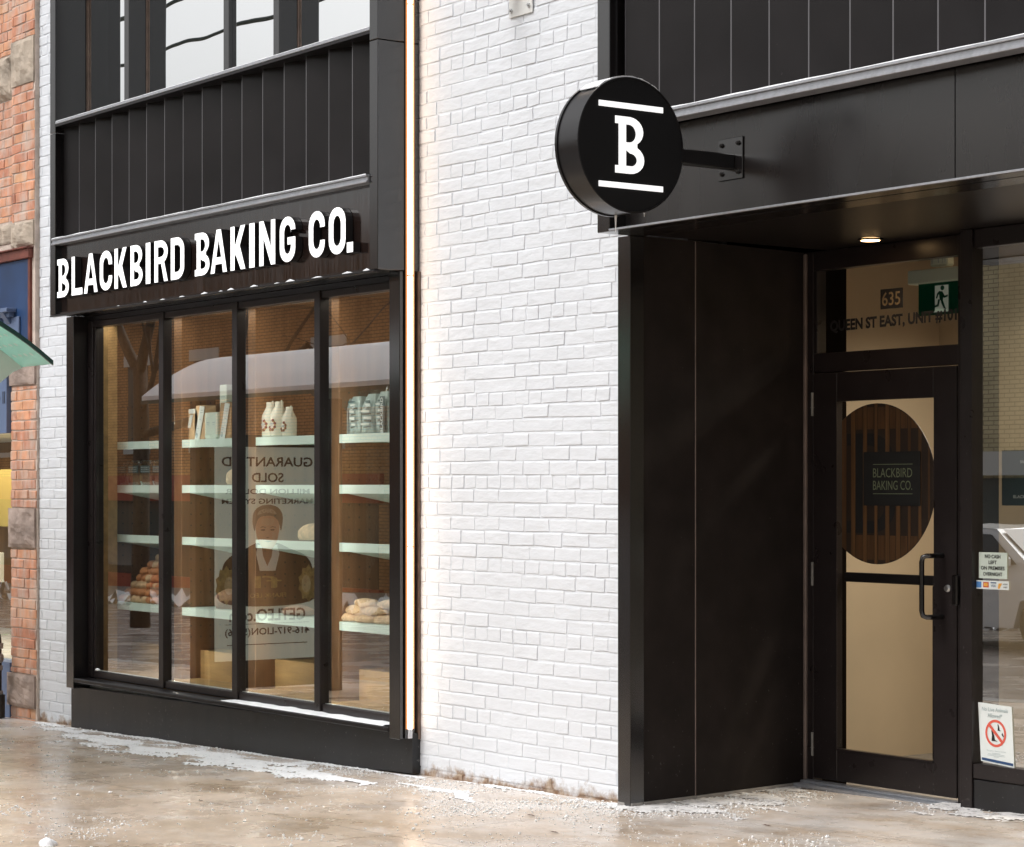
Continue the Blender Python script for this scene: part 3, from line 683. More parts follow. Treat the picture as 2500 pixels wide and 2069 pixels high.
door.cbox(1.003, 1.176, 1.180, 1.222, .058, 2.133, .003); door.cbox(1.842, 1.992, 1.180, 1.222, .058, 2.133, .003)
door.cbox(1.176, 1.842, 1.180, 1.222, 1.985, 2.133, .003); door.cbox(1.176, 1.842, 1.180, 1.222, .058, .222, .003)
door.cbox(1.172, 1.180, 1.174, 1.182, .222, 1.985, .001); door.cbox(1.176, 1.842, 1.174, 1.182, .215, .224, .001)
DO = door.build('door', M['winframe'], BK)
p = MB(); p.sheet(1.176, 1.845, 1.190, .222, 1.985); p.build('door_pane', M['pane_door'], DO)
b = MB(); b.cbox(1.18, 1.84, 1.225, 1.26, 1.070, 1.118, .004); b.cbox(1.795, 1.838, 1.22, 1.26, .222, 1.07, .004); b.build('push_bar', M['black'], DO)
b = MB()
hx, hz0, hz1 = 1.868, .925, 1.22
b.tube([(1.905, 1.182, hz1), (1.900, 1.11, hz1), (1.885, 1.090, hz1), (1.868, 1.082, hz1-.006), (1.862, 1.080, hz1-.03), (1.862, 1.080, hz0+.03), (1.868, 1.082, hz0+.006), (1.885, 1.090, hz0), (1.900, 1.11, hz0), (1.905, 1.182, hz0)], .0125, 10)
b.build('door_handle', M['brown'], DO, smooth=True)
b = MB(); b.lathe([(.018, 0), (.018, -.006), (.012, -.012), (.012, -.016)], (1.938, 1.180, 1.063), 'y', 16); b.build('lock_cylinder', M['steel'], DO)
b = MB(); b.cbox(1.985, 2.022, 1.150, 1.178, .985, 1.13, .006); b.build('latch_box', M['brown'], BK)
for z in (1.916, 1.045, .171):
    b = MB(); b.tube([(1.004, 1.174, z), (1.004, 1.174, z+.12)], .007, 8); b.tube([(1.004, 1.174, z+.04), (1.004, 1.174, z+.045)], .009, 8); b.build('hinge', M['iron_grey'], DO)
# interior behind the door
b = MB(); b.box(.2, 4.1, 2.9, 2.95, -.1, 3.1); b.box(.2, .25, 1.6, 2.9, -.1, 3.1); b.build('vestibule_wall', M['beige'], BK)
b = MB(); b.box(.90, 1.0, 1.25, 1.42, 0, 2.9); b.box(.2, .9, 1.3, 1.42, 0, 2.9); b.build('vestibule_return', M['matte'], BK)
b = MB(); b.box(.2, 4.1, 1.25, 2.9, -.06, .0); b.build('vestibule_floor', M['concrete'], BK)
b = MB(); b.box(.2, 4.1, 1.25, 2.95, 2.92, 2.98); b.build('vestibule_ceiling', M['ceil'], BK)
b = MB(); b.cbox(1.70, 1.78, 2.55, 2.9, 0, 2.9, .004); b.build('oak_pilaster', M['wood'], BK)
b = MB(); b.cbox(2.35, 2.40, 2.3, 2.9, 0, 2.9, .004); b.build('inner_post', M['black'], BK)

# ------------------------------------------------------------------ signs on the black bays
LT = [('B',-4.932,-4.75,1),('L',-4.705,-4.539,0),('A',-4.514,-4.308,0),('C',-4.274,-4.092,0),('K',-4.056,-3.878,0),('B',-3.825,-3.654,0),('I',-3.609,-3.546,0),('R',-3.49,-3.308,0),('D',-3.267,-3.09,0),
      ('B',-2.949,-2.763,1),('A',-2.749,-2.545,0),('K',-2.5,-2.32,0),('I',-2.273,-2.21,0),('N',-2.154,-1.969,0),('G',-1.916,-1.74,0),('C',-1.59,-1.417,0),('O',-1.373,-1.196,0),('.',-1.182,-1.118,0)]
SG = thing('shop_sign', 'long white raised letters reading BLACKBIRD BAKING CO. above the shop window', 'sign', (-3.0, -.224, 2.84))
for ch, a, c, sp in LT:
    mb = MB(SG.location)
    s = .049
    off = .022 if sp else 0
    put_glyph(mb, ch, (a+off, -.275, 2.848), (1, 0, 0), (0, 0, 1), c-a-off, .262 if ch != '.' else .056, s, .048, bool(sp))
    mb.build('letter', [M['white_lit'], M['return']], SG)

BS = thing('blade_sign', 'round black projecting sign with a white letter B between two white bars', 'sign', (1.98, -.17, 3.015))
cy, cz, rr_ = -.81, 3.015, .2915
b = MB(BS.location); b.lathe([(rr_-.006, 1.822), (rr_-.0055, 1.99-.012)], (0, cy, cz), 'x', 72, cap=False); b.build('drum', M['sign_black'], BS, smooth=True)
for xx, d in ((1.98, 1), (1.82, -1)):
    b = MB(BS.location); x1 = xx
    b.lathe([(rr_-.012, x1-.014*d), (rr_, x1-.014*d), (rr_, x1), (rr_-.006, x1+.001*d), (rr_-.007, x1-.004*d)], (0, cy, cz), 'x', 72, cap=False); b.build('rim', M['sign_black'], BS, smooth=False)
    b = MB(BS.location); b.lathe([(rr_-.006, x1-.006*d), (rr_-.006, x1-.004*d)], (0, cy, cz), 'x', 72); b.build('face', M['sign_face'], BS)
    U = (0, d, 0); V = (0, 0, 1)
    b = MB(BS.location); put_glyph(b, 'B', (x1-.0005*d, cy-.068*d, cz-.123), U, V, .140, .243, .040, .002, True, 0, 0); b.build('letter', M['white_lit'], BS)
    for z in (.166, -.176):
        b = MB(BS.location); b.box(x1-.003*d if d > 0 else x1-.001, x1+.001 if d > 0 else x1+.003, cy-.176, cy+.176, cz+z-.012, cz+z+.012); b.build('bar', M['white_lit'], BS)
b = MB(BS.location); b.cbox(1.868, 1.932, -.535, -.178, 2.972, 3.036, .004); b.build('arm', M['sign_black'], BS)
b = MB(BS.location); b.cbox(1.822, 1.985, -.180, -.1735, 2.925, 3.112, .002); mp_ = b.build('mounting_plate', M['brown'], BS)
for x in (1.847, 1.958):
    for z in (2.955, 3.083):
        b = MB(BS.location); b.lathe([(.011, -.1805), (.011, -.187), (.006, -.187), (.006, -.194)], (x, 0, z), 'y', 6); b.build('bolt', M['iron'], mp_)
for p0, p1, r0 in (((1.86, -.80, 2.728), (1.86, -.80, 2.655), .006), ((1.97, -.73, 2.733), (1.97, -.73, 2.715), .004)):
    b = MB(BS.location); b.tube([p0, p1], [r0, .001], 6); b.build('icicle', M['salt'], BS)
b = MB(BS.location)
for k in range(26):
    a = R(58+k*2.6); aa = R(58+(k+1)*2.6)
    for (p, q) in ((a, aa),):
        x0_, x1_ = 1.84, 1.975
        h0 = .006+.004*noise.noise(Vector((k*.5, 0, 0)))
        pts = [(x0_, cy+rr_*math.cos(p), cz+rr_*math.sin(p)), (x1_, cy+rr_*math.cos(p), cz+rr_*math.sin(p)), (x1_, cy+rr_*math.cos(q), cz+rr_*math.sin(q)), (x0_, cy+rr_*math.cos(q), cz+rr_*math.sin(q))]
        up = [(v[0], v[1], v[2]+h0) for v in pts]
        b.add(pts+up, [(0,3,2,1),(4,5,6,7),(0,1,5,4),(1,2,6,5),(2,3,7,6),(3,0,4,7)])
b.build('snow_cap', M['snow'], BS)

# LED strip on the side of the bay
LS = thing('light_strip', 'glowing warm white vertical light strip between the shop window and the white brick', 'light', (-.874, -.066, .17))
b = MB(LS.location); b.cbox(-.8725, -.868, -.096, -.036, .172, 5.8, .001); b.build('channel', M['brown'], LS)
for ya in (-.091, -.0475):  # glowing lips imitate the orange halo beside the strip
    b = MB(LS.location); b.box(-.868, -.861, ya, ya+.007, .226, 5.7); b.build('halo_lip', M['led_glow'], LS)
for z0, z1 in ((.226, 1.2205), (1.2275, 2.705), (2.713, 4.192), (4.20, 5.7)):
    b = MB(LS.location); b.cbox(-.868, -.857, -.0815, -.0505, z0, z1, .003); b.build('light_segment', M['led'], LS)
b = MB(LS.location); b.cbox(-.868, -.858, -.079, -.053, .174, .225, .002); b.build('end_cap', M['led_off'], LS)

# downlight in the recess
DL = thing('downlight', 'small lit round downlight in the black soffit above the door', 'lamp', (1.611, .986, 2.76))
b = MB(DL.location); b.lathe([(.062, 2.760), (.062, 2.754), (.048, 2.752), (.046, 2.76)], (1.611, .986, 0), 'z', 28, cap=False); b.build('trim_ring', M['black'], DL)
b = MB(DL.location); b.lathe([(.046, 2.757), (.046, 2.751)], (1.611, .986, 0), 'z', 28); b.build('lens', M['downlight'], DL)
ld = bpy.data.lights.new('downlight_beam', 'SPOT'); ld.energy = 5; ld.color = (1, .68, .4); ld.spot_size = R(110); ld.shadow_soft_size = .05; ld.spot_blend = .6
lo = bpy.data.objects.new('downlight_beam', ld); COL.objects.link(lo); lo.parent = DL; lo.location = (0, 0, -.015)

def area(name, loc, sx, sy, e, col, parent=None, rot=(0, 0, 0)):
    d = bpy.data.lights.new(name, 'AREA'); d.shape = 'RECTANGLE'; d.size = sx; d.size_y = sy; d.energy = e; d.color = col
    o = bpy.data.objects.new(name, d); COL.objects.link(o); o.location = loc; o.rotation_euler = rot
    if parent: o.parent = parent; o.location = Vector(loc)-parent.location
    return o
IL = thing('added_strip_lamp', 'long added ceiling lamp brightening the shelves inside the shop window', 'lamp', (-3, .12, 2.70))  # unseen lamp added to light the display
b = MB(IL.location); b.cbox(-4.9, -1.1, .09, .15, 2.685, 2.709, .003); b.build('housing', M['white_plate'], IL)
area('added_strip_light', (-3, .11, 2.68), 3.9, .10, 9, (1, .90, .74), IL)
for k_, x in enumerate((-3.892, -2.908, -1.92)):  # fill lights added behind the mullions to brighten the shelves evenly
    b = MB(IL.location); b.cbox(x-.012, x+.012, .0605, .07, .3, 2.6, .001); b.build('added_fill_strip', M['white_plate'], IL)
    area('added_fill_light', (x, .074, 1.3), .02, 2.1, 8.5, (1, .95, .86), IL, (R(90), 0, R(180)))
IV = thing('ceiling_lamp', 'ceiling panel lamp inside the entrance', 'lamp', (2.4, 2.1, 2.91))
b = MB(IV.location); b.cbox(1.9, 2.9, 2.35, 2.65, 2.88, 2.918, .004); b.build('housing', M['white_plate'], IV)
area('ceiling_lamp_light', (2.2, 2.42, 2.87), 1.0, .3, 66, (1, .87, .70), IV).data.spread = R(150)

# bracket on the brick
BR = thing('wall_bracket', 'white steel plate with two bolts on the white brick at the top edge', 'bracket', (.08, 0, 4.0))
b = MB(BR.location); b.cbox(-.022, .182, -.008, -.001, 3.985, 4.25, .002); b.build('plate', M['white_plate'], BR)
b = MB(BR.location); b.tube([(.06, -.008, 4.17), (-.04, -.22, 4.13)], .03, 10); b.build('stub_arm', M['flash'], BR)
for x, z in ((.0, 4.02), (.155, 4.025)):
    b = MB(BR.location); b.lathe([(.012, -.008), (.012, -.016), (.006, -.016), (.006, -.024)], (x, 0, z), 'y', 8); b.build('bolt', M['steel'], BR)

# ------------------------------------------------------------------ display shelving and goods
SHZ = [1.865, 1.564, 1.219, .750]
FX = [-5.03, -4.02, -3.033, -2.032]
ord_ = ['leftmost', 'second', 'third', 'rightmost']
YS = .20
for k, x in enumerate(FX):
    t = thing('display_shelf', ['oak shelving behind the leftmost shop window pane, its bottom shelf piled with bread rolls', 'oak shelving behind the second pane, with kraft bags on its top shelf', 'oak shelving behind the third pane, with three cream jugs on its top shelf', 'oak shelving behind the rightmost pane, with printed bags on its top shelf'][k], 'shelving', (x, YS, .272), 'oak shelving units in the shop window')
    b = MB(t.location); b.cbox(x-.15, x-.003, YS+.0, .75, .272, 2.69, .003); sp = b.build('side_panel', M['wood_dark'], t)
    h = MB(t.location)
    for i in range(7):
        for j in range(22):
            z = .55+j*.0745; y = .27+i*.073
            if any(abs(z-sz+.03) < .035 for sz in SHZ): continue
            h.add([(x-.0025, y+.006*math.cos(q*math.pi/3), z+.006*math.sin(q*math.pi/3)) for q in range(6)], [(0, 1, 2, 3, 4, 5)])
    h.build('peg_holes', M['hole'], t)
    xe = x+.86
    b = MB(t.location); b.box(x, xe+.0, .75, .765, .272, 2.69); b.build('back_panel', M['wood'], t)
    for z in SHZ:
        s_ = MB(t.location)
        dr = .095 if z in (1.564, 1.219) else 0.0        # the two middle shelves lean back
        s_.prism([(YS, z), (YS, z-.052), (YS+.012, z-.052), (YS+.012, z-.014), (.74, z-.014-dr), (.74, z-dr), (YS+.03, z)], x+.002, xe, 'yz')
        sh = s_.build('shelf', M['shelf'], t)
        r_ = MB(t.location)
        for q in range(30): r_.prism([(YS+.016, z-.016), (YS+.016, z-.046), (.73, z-.046-dr), (.73, z-.016-dr)], x+.012+q*.028, x+.021+q*.028, 'yz')
        r_.build('shelf_ribs', M['shelf'], sh)
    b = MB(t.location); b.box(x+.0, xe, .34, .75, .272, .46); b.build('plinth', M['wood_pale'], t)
    if k == 0:
        b = MB(t.location); b.cbox(-4.99, -4.97, .065, YS-.003, .272, 2.69, .002); b.build('end_panel', M['wood_pale'], t)

def loaf(name, loc, rx, ry, rz, m, label, group, rot=0, seed=0, cat='bread'):
    bm = bmesh.new(); bmesh.ops.create_icosphere(bm, subdivisions=3, radius=1)
    for v in bm.verts:
        n = noise.noise(v.co*1.7+Vector((seed*3.1, 0, 0)))
        c = v.co*(1+.13*n); 
        if c.z < -.55: c.z = -.55-(c.z+.55)*.1
        v.co = Matrix.Rotation(rot, 3, 'Z') @ Vector((c.x*rx, c.y*ry, c.z*rz))
    mb = MB(); mb.bm(bm); o = mb.build(name, m, None, smooth=True); o.location = (loc[0], loc[1], loc[2]+rz*.55)
    return tag(o, label, cat, group)

# pile of rolls, leftmost pane bottom shelf
rr = random.Random(4)
rows = [(-5.0, 10, 0), (-4.955, 9, 1), (-4.90, 8, 2), (-4.85, 7, 3), (-4.79, 6, 4), (-4.73, 5, 5), (-4.66, 4, 6)]
tone = {0: 'at the foot of', 1: 'in the second layer of', 2: 'in the third layer of', 3: 'in the fourth layer of', 4: 'in the fifth layer of', 5: 'in the sixth layer of', 6: 'at the top of'}
cntr = 0
for x0, n, lay in rows:
    for i in range(n):
        for dpt in (range(2) if lay < 3 else range(1)):
            m_ = M['crust'] if rr.random() < .7 else M['crust_pale']
            loaf('bread_roll', (x0+.035+i*.082+rr.uniform(-.01, .01)+(.03 if dpt else 0), .255+dpt*.09+lay*.016+rr.uniform(-.01, .01), .752+lay*.048), .047, .043, .034, m_,
                 f'{"golden" if m_ is M["crust"] else "floury"} round bread roll {tone[lay]} the pile behind the leftmost pane', 'bread rolls piled on the bottom shelf', rr.uniform(0, 3), cntr)
            cntr += 1
# bagged goods with dark labels, leftmost pane, second shelf
for i in range(4):
    x = -4.98+i*.185; t = thing('snack_bag', ['clear bag with dark label nearest the side panel on the leftmost second shelf', 'second clear dark-labelled bag from the left on the leftmost second shelf', 'third clear dark-labelled bag from the left on the leftmost second shelf', 'clear dark-labelled bag nearest the mullion on the leftmost second shelf'][i], 'bag', (x, .28, 1.564), 'clear labelled bags on the second shelf')
    bm = bmesh.new(); bmesh.ops.create_cube(bm, size=1); bmesh.ops.subdivide_edges(bm, edges=bm.edges[:], cuts=5, use_grid_fill=True)
    for v in bm.verts:
        n = noise.noise(v.co*5+Vector((i*7, 0, 0)))
        k_ = 1-abs(v.co.z)**3*1.5
        v.co = Vector((v.co.x*.165*(1+.06*n), v.co.y*.09*(.35+.65*k_)*(1+.3*n), (v.co.z+.5)*.17*(1+.05*n)))
    full = bm.copy(); mb = MB(); mb.bm(bm); mb.build('wrapper', M['plastic'], t, True)
    for v in full.verts: v.co = Vector((v.co.x*.92, v.co.y*.85, v.co.z*.55))
    mb = MB(); mb.bm(full); mb.build('contents', M['crust_dark'], t, True)
    mb = MB(); mb.box(-.078, .078, -.052, -.049, .085, .135, 0)
    for q in range(3): put_text(mb, 'BLACKBIRD', (-.0+0*q, -.0525, .123-q*.0145), (1, 0, 0), (0, 0, 1), .007, .12, mi=1, th=.0006)
    mb.build('label', [M['teal_dark'], M['greypr']], t)
# kraft bags with paper labels, second pane top shelf
for i, (x, h, wd, lean, lb) in enumerate([(-4.10+.13, .20, .13, 0, 'small kraft bag with white label at the left end of the second top shelf'), (-3.86, .225, .14, 1, 'kraft bag with a long white label leaning left, second from the left'), (-3.52, .235, .14, 1, 'kraft bag with a long white label beside the second mullion')]):
    t = thing('kraft_bag', lb, 'bag', (x, .29, 1.865), 'kraft paper bags on the top shelf')
    mb = MB(); q = -.0
    mb.prism([(-wd/2, 0), (wd/2, 0), (wd/2+.01, h*.75), (wd/2-.005, h), (-wd/2+.012, h), (-wd/2-.004, h*.7)], -.04, .04, 'xz'); mb.build('bag_body', M['kraft'], t)
    mb = MB()
    if lean:
        pts = [(-.070, -.02), (-.004, -.028), (.045, .12), (.075, h-.01), (.012, h-.002), (-.02, .12)]
        for a in range(len(pts)): pass
        mb.prism(pts, -.048, -.0455, 'xz'); 
        for zz, xx, ww in ((.19, .040, .03), (.175, .036, .035), (.13, .018, .02), (.07, -.02, .035), (.055, -.024, .03)): mb.box(xx-ww/2, xx+ww/2, -.0495, -.0481, zz, zz+.005, 1)
        mb.lathe([(.018, -.0492), (.018, -.0482)], (-.030, 0, .028), 'y', 14, 1)
    else:
        mb.prism([(-.05, .08), (-.01, .08), (.02, .165), (-.015, .165)], -.048, -.0455, 'xz'); mb.box(-.03, .055, -.05, -.041, .175, .205)
    mb.build('label', [M['paper'], M['greypr']], t)
t = thing('paper_box', 'squat pale green card box between the kraft bags on the top shelf', 'box', (-3.69, .27, 1.865), 'pale card boxes on the top shelf')
mb = MB(); mb.cbox(-.085, .085, -.03, .05, .012, .175, .002); mb.box(-.08, .06, -.028, .05, 0, .012); mb.build('carton', M['notice'], t)
mb = MB()
for x in (-.04, .035): mb.box(x-.02, x+.02, -.0315, -.0302, .105, .112); mb.box(x-.014, x+.014, -.0315, -.0302, .093, .097)
mb.build('print', M['greypr'], t)
t = thing('paper_box', 'tall narrow pale green card box standing above the kraft bags', 'box', (-3.71, .37, 1.865), 'pale card boxes on the top shelf')
mb = MB(); mb.cbox(-.045, .045, -.03, .03, 0, .36, .002); mb.build('carton', M['notice'], t)
mb = MB(); mb.box(-.03, .028, -.0315, -.0302, .275, .285); mb.box(-.018, .018, -.0315, -.0302, .262, .266); mb.build('print', M['greypr'], t)
# jugs
for i, (x, y, sc, lb) in enumerate([(-3.0, .29, 1, 'cream ceramic jug with maroon crest, left of the three'), (-2.875, .28, 1.0, 'cream ceramic jug with maroon crest, middle and frontmost of the three'), (-2.76, .285, .84, 'cream ceramic jug with maroon crest, shortest and right of the three')]):
    t = thing('ceramic_jug', lb, 'jug', (x, y, 1.865), 'cream jugs on the top shelf')
    mb = MB(); mb.lathe([(.050*sc, 0), (.056*sc, .008*sc), (.057*sc, .12*sc), (.054*sc, .14*sc), (.036*sc, .175*sc), (.027*sc, .195*sc), (.027*sc, .222*sc), (.024*sc, .222*sc), (.022*sc, .19*sc)], (0, 0, 0), 'z', 28, cap=True); mb.build('body', M['ceramic'], t, True)
    mb = MB(); mb.tube([(.02*sc, 0, .222*sc), (.045*sc, -.01, .225*sc), (.056*sc, -.012, .20*sc), (.054*sc, -.01, .15*sc)], .006*sc, 8); mb.build('jug_handle', M['ceramic'], t, True)
    mb = MB()
    for q in range(16):
        a = R(-150+q*14); b_ = (.0575*sc)
        aa = -1.57+.55*math.cos(a); zz = .075*sc+.032*sc*math.sin(a)
        c0 = Vector((b_*math.cos(aa), b_*math.sin(aa), zz)); nrm = Vector((c0.x, c0.y, 0)).normalized()
        bm = bmesh.new(); bmesh.ops.create_icosphere(bm, subdivisions=1, radius=.007*sc if q % 3 else .011*sc)
        bmesh.ops.translate(bm, vec=c0, verts=bm.verts); mb.bm(bm, 0 if q % 3 == 0 else 1)
    bm = bmesh.new(); bmesh.ops.create_icosphere(bm, subdivisions=2, radius=.017*sc); bmesh.ops.scale(bm, vec=(1.2, .4, .6), verts=bm.verts); bmesh.ops.translate(bm, vec=(.0, -.055*sc, .078*sc), verts=bm.verts); mb.bm(bm, 2)
    mb.build('crest', [M['maroon'], M['gold'], M['greypr']], t)
# printed bags, rightmost pane top shelf
for i, (x, lb) in enumerate([(-2.085, 'printed bag with a white wheat ear, leftmost of the four'), (-1.945, 'crumpled printed bag, second of the four'), (-1.80, 'printed bag tilted left, third of the four'), (-1.64, 'printed bag lettered up its side, beside the right frame')]):
    t = thing('printed_bag', lb, 'bag', (x, .30, 1.865), 'black and white printed bags on the top shelf')
    bm = bmesh.new(); bmesh.ops.create_cube(bm, size=1); bmesh.ops.subdivide_edges(bm, edges=bm.edges[:], cuts=5, use_grid_fill=True)
    for v in bm.verts:
        n = noise.noise(v.co*6+Vector((i*9, 1, 0))); zz = v.co.z+.5
        k_ = 1-.45*max(0, zz-.7)/.3
        v.co = Vector((v.co.x*.14*k_*(1+.12*n)+(zz*.012*(-1)**i), v.co.y*.09*k_*(1+.3*n), zz*(.215+.01*i)*(1+.03*n)))
    mb = MB(); mb.bm(bm); mb.build('bag_body', M['teal_print'], t, True)
    mb = MB(); q = random.Random(i+20); F_ = -.060
    for s_ in range(9):
        z = .185-s_*.019; x_ = q.uniform(-.02, .02); w_ = q.uniform(.02, .05)
        mb.prism([(x_-w_, z), (x_+w_, z+q.uniform(-.01, .01)), (x_+w_, z+.011), (x_-w_, z+.011)], F_, F_+.003, 'xz', 0 if s_ % 2 else 1)
    if i == 0:
        for s_ in range(6):
            for d in (-1, 1): mb.prism([(.035, .012+s_*.016), (.035+d*.013, .022+s_*.016), (.035+d*.011, .034+s_*.016), (.035, .024+s_*.016)], F_-.001, F_-.003, 'xz', 0)
        mb.box(-.055, -.008, F_-.003, F_-.001, .03, .10, 0); mb.box(-.05, -.013, F_-.0045, F_-.0031, .085, .09, 1)
    if i == 3: put_text(mb, 'BLACKBIRD', (.02, F_-.004, .105), (0, 0, 1), (-1, 0, 0), .026, .205, .02, 0); mb.box(-.003, .05, F_-.003, F_-.001, .0, .215, 1)
    if i in (1, 2): put_text(mb, 'BAKING', (.0, F_-.004, .15), Vector((.9, 0, .45)), Vector((-.45, 0, .9)), .014, .07, .02, 0)
    mb.build('print', [M['paper'], M['teal_dark']], t)
    mb = MB(); mb.prism([(-.03, .2), (.03, .2), (.04, .235+.01*i), (-.015, .245+.01*i)], -.012, .012, 'xz'); mb.build('bag_top', M['plastic'], t)
# loaves
loaf('rustic_loaf', (-3.64, .36, .752), .13, .08, .085, M['crust_dark'], 'dark crusted loaf on the bottom shelf of the second pane', None, .3, 61)
loaf('rustic_loaf', (-3.60, .40, 1.566), .10, .08, .075, M['crust_pale'], 'pale loaf partly behind the second mullion on the second shelf', None, .2, 62)
loaf('striped_loaf', (-2.62, .38, 1.221), .13, .08, .07, M['crust_pale'], 'pale scored loaf on the third shelf of the third pane', None, .1, 63)
loaf('flat_loaf', (-2.72, .33, .752), .14, .08, .04, M['crust_dark'], 'flat brown loaf on the bottom shelf of the third pane', None, .1, 64)
for i, (dx, y, z, w_) in enumerate([(0, .27, 0, .11), (.20, .26, 0, .12), (.40, .28, 0, .12), (.06, .28, .045, .12), (.28, .28, .045, .13), (.14, .30, .088, .14), (.40, .31, .088, .12)]):
    loaf('ciabatta_loaf', (-2.02+dx, y, .752+z), w_, .055, .034, M['crust_pale'], 'floury ciabatta in the stack on the bottom shelf behind the rightmost pane', 'ciabattas stacked on the bottom shelf', .1*(-1)**i, 70+i)

# ------------------------------------------------------------------ things on and behind the door
RD = thing('door_decal', 'large dark round decal with brown vertical stripes on the door glass', 'decal', (1.44, 1.2035, 1.567))
b = MB(RD.location); cx, cz2, rad = 1.438, 1.567, .402
def clipx(pts, x0, x1):
    out = []
    return [(min(max(x, x0), x1), z) for x, z in pts]
def disc_poly(cx, cz, r, x0, x1, n=72):
    pts = [(cx+r*math.cos(2*math.pi*i/n), cz+r*math.sin(2*math.pi*i/n)) for i in range(n)]
    out = []
    for i in range(n):
        p, q = pts[i], pts[(i+1) % n]
        inside = lambda t: x0 <= t[0] <= x1
        ts = []
        for xc in (x0, x1):
            if (p[0]-xc)*(q[0]-xc) < 0: ts.append((xc-p[0])/(q[0]-p[0]))
        if inside(p): out.append(p)
        for t in sorted(ts): out.append((p[0]+(q[0]-p[0])*t, p[1]+(q[1]-p[1])*t))
    return out
b.prism(disc_poly(cx, cz2, rad, 1.2045, 1.84), 1.2035, 1.2005, 'xz'); b.build('disc', M['decal_dark'], RD)
mb = MB(RD.location); put_glyph(mb, 'B', (1.265, 1.2002, 1.32), (1, 0, 0), (0, 0, 1), .30, .50, .075, .0008, True, 0, 0); mb.build('letter', M['print_black'], RD)
xs = [(1.195, 1.225, 1), (1.26, 1.29, 0), (1.345, 1.372, 0), (1.425, 1.445, 0), (1.50, 1.528, 0), (1.575, 1.602, 0), (1.655, 1.672, 1), (1.725, 1.745, 0), (1.79, 1.80, 1)]
mb = MB(RD.location)
for xa, xb, k in xs: mb.prism(disc_poly(cx, cz2, rad-.001, xa, xb), 1.1997, 1.1993, 'xz', k)
for xa, xb in ((1.295, 1.342), (1.375, 1.42), (1.45, 1.497), (1.532, 1.57), (1.606, 1.65), (1.676, 1.72)):
    for z0, z1 in ((1.84, 1.95), (1.1875, 1.31)):
        mb.prism(clipx([(xa, z0), (xb, z0), (xb, min(z1, cz2+math.sqrt(max(rad*rad-(xb-cx)**2, 0))-.004)), (xa, min(z1, cz2+math.sqrt(max(rad*rad-(xa-cx)**2, 0))-.004))] if z0 > 1.5 else [(xa, max(z0, cz2-math.sqrt(rad*rad-(xa-cx)**2)+.004)), (xb, max(z0, cz2-math.sqrt(rad*rad-(xb-cx)**2)+.004)), (xb, z1), (xa, z1)], xa, xb), 1.1997, 1.1993, 'xz', 1)
mb.build('stripes', [M['slat'], M['slat2']], RD)
t = thing('door_poster', 'black square notice lettered BLACKBIRD BAKING CO. on the round door decal', 'notice', (1.545, 1.1975, 1.46))
mb = MB(t.location); mb.box(1.352, 1.742, 1.1950, 1.1980, 1.458, 1.726); mb.build('board', M['print_black'], t)
mb = MB(t.location); put_text(mb, 'BLACKBIRD', (1.555, 1.1943, 1.622), (1, 0, 0), (0, 0, 1), .046, .268, 0); put_text(mb, 'BAKING CO.', (1.555, 1.1943, 1.560), (1, 0, 0), (0, 0, 1), .046, .268, 0)
for z in (1.662, 1.516): mb.box(1.42, 1.69, 1.1940, 1.1947, z, z+.003)
mb.build('lettering', M['print_dim'], t)

t = thing('address_lettering', 'black lettering reading QUEEN ST EAST, UNIT #101 on the glass above the door', 'sign', (1.55, 1.209, 2.37))
mb = MB(t.location); put_text(mb, 'QUEEN ST EAST, UNIT #101', (1.535, 1.2085, 2.378), (1, 0, .012), (0, 0, 1), .052, .87, .042); mb.build('lettering', M['print_black'], t)
t = thing('number_plaque', 'black square number 635 on the glass above the door', 'sign', (1.54, 1.209, 2.43))
mb = MB(t.location); mb.box(1.462, 1.612, 1.204, 1.2085, 2.436, 2.535); mb.build('plaque', M['print_black'], t)
mb = MB(t.location); put_text(mb, '635', (1.537, 1.2035, 2.486), (1, 0, 0), (0, 0, 1), .066, .125, .01); mb.build('number', M['tan_num'], t)

EX = thing('exit_sign', 'green running man exit sign hanging inside the glass above the door', 'sign', (1.4, 1.70, 2.44))
mb = MB(EX.location); mb.cbox(1.20, 1.66, 1.66, 1.74, 2.600, 2.672, .006); mb.build('housing', M['notice'], EX)
mb = MB(EX.location); mb.cbox(1.252, 1.62, 1.69, 1.70, 2.435, 2.604, .001); mb.build('panel', M['exit_green'], EX)
mb = MB(EX.location)
mb.box(1.372, 1.462, 1.686, 1.6895, 2.452, 2.585); mb.prism([(1.362, 2.448), (1.462, 2.448), (1.462, 2.456), (1.38, 2.468)], 1.686, 1.6895, 'xz'); mb.build('doorway', M['exit_white'], EX)
mb = MB(EX.location)
mb.lathe([(.0125, 1.6835), (.0125, 1.6855)], (1.425, 0, 2.571), 'y', 16)
for pts in ([(1.402, 2.556), (1.425, 2.553), (1.432, 2.53), (1.428, 2.508), (1.408, 2.508), (1.404, 2.53)],
            [(1.404, 2.556), (1.390, 2.545), (1.380, 2.520), (1.388, 2.518), (1.396, 2.535), (1.408, 2.545)],
            [(1.424, 2.554), (1.440, 2.530), (1.462, 2.534), (1.462, 2.524), (1.436, 2.518), (1.424, 2.535)],
            [(1.408, 2.512), (1.402, 2.49), (1.398, 2.478), (1.366, 2.472), (1.366, 2.481), (1.390, 2.488), (1.396, 2.514)],
            [(1.414, 2.512), (1.428, 2.508), (1.444, 2.470), (1.452, 2.462), (1.436, 2.464), (1.418, 2.494)]):
    mb.prism(pts, 1.6835, 1.6855, 'xz')
mb.build('running_man', M['exit_green'], EX)
t = thing('smoke_alarm', 'small pale alarm unit above the exit sign', 'alarm', (1.4, 1.71, 2.69))
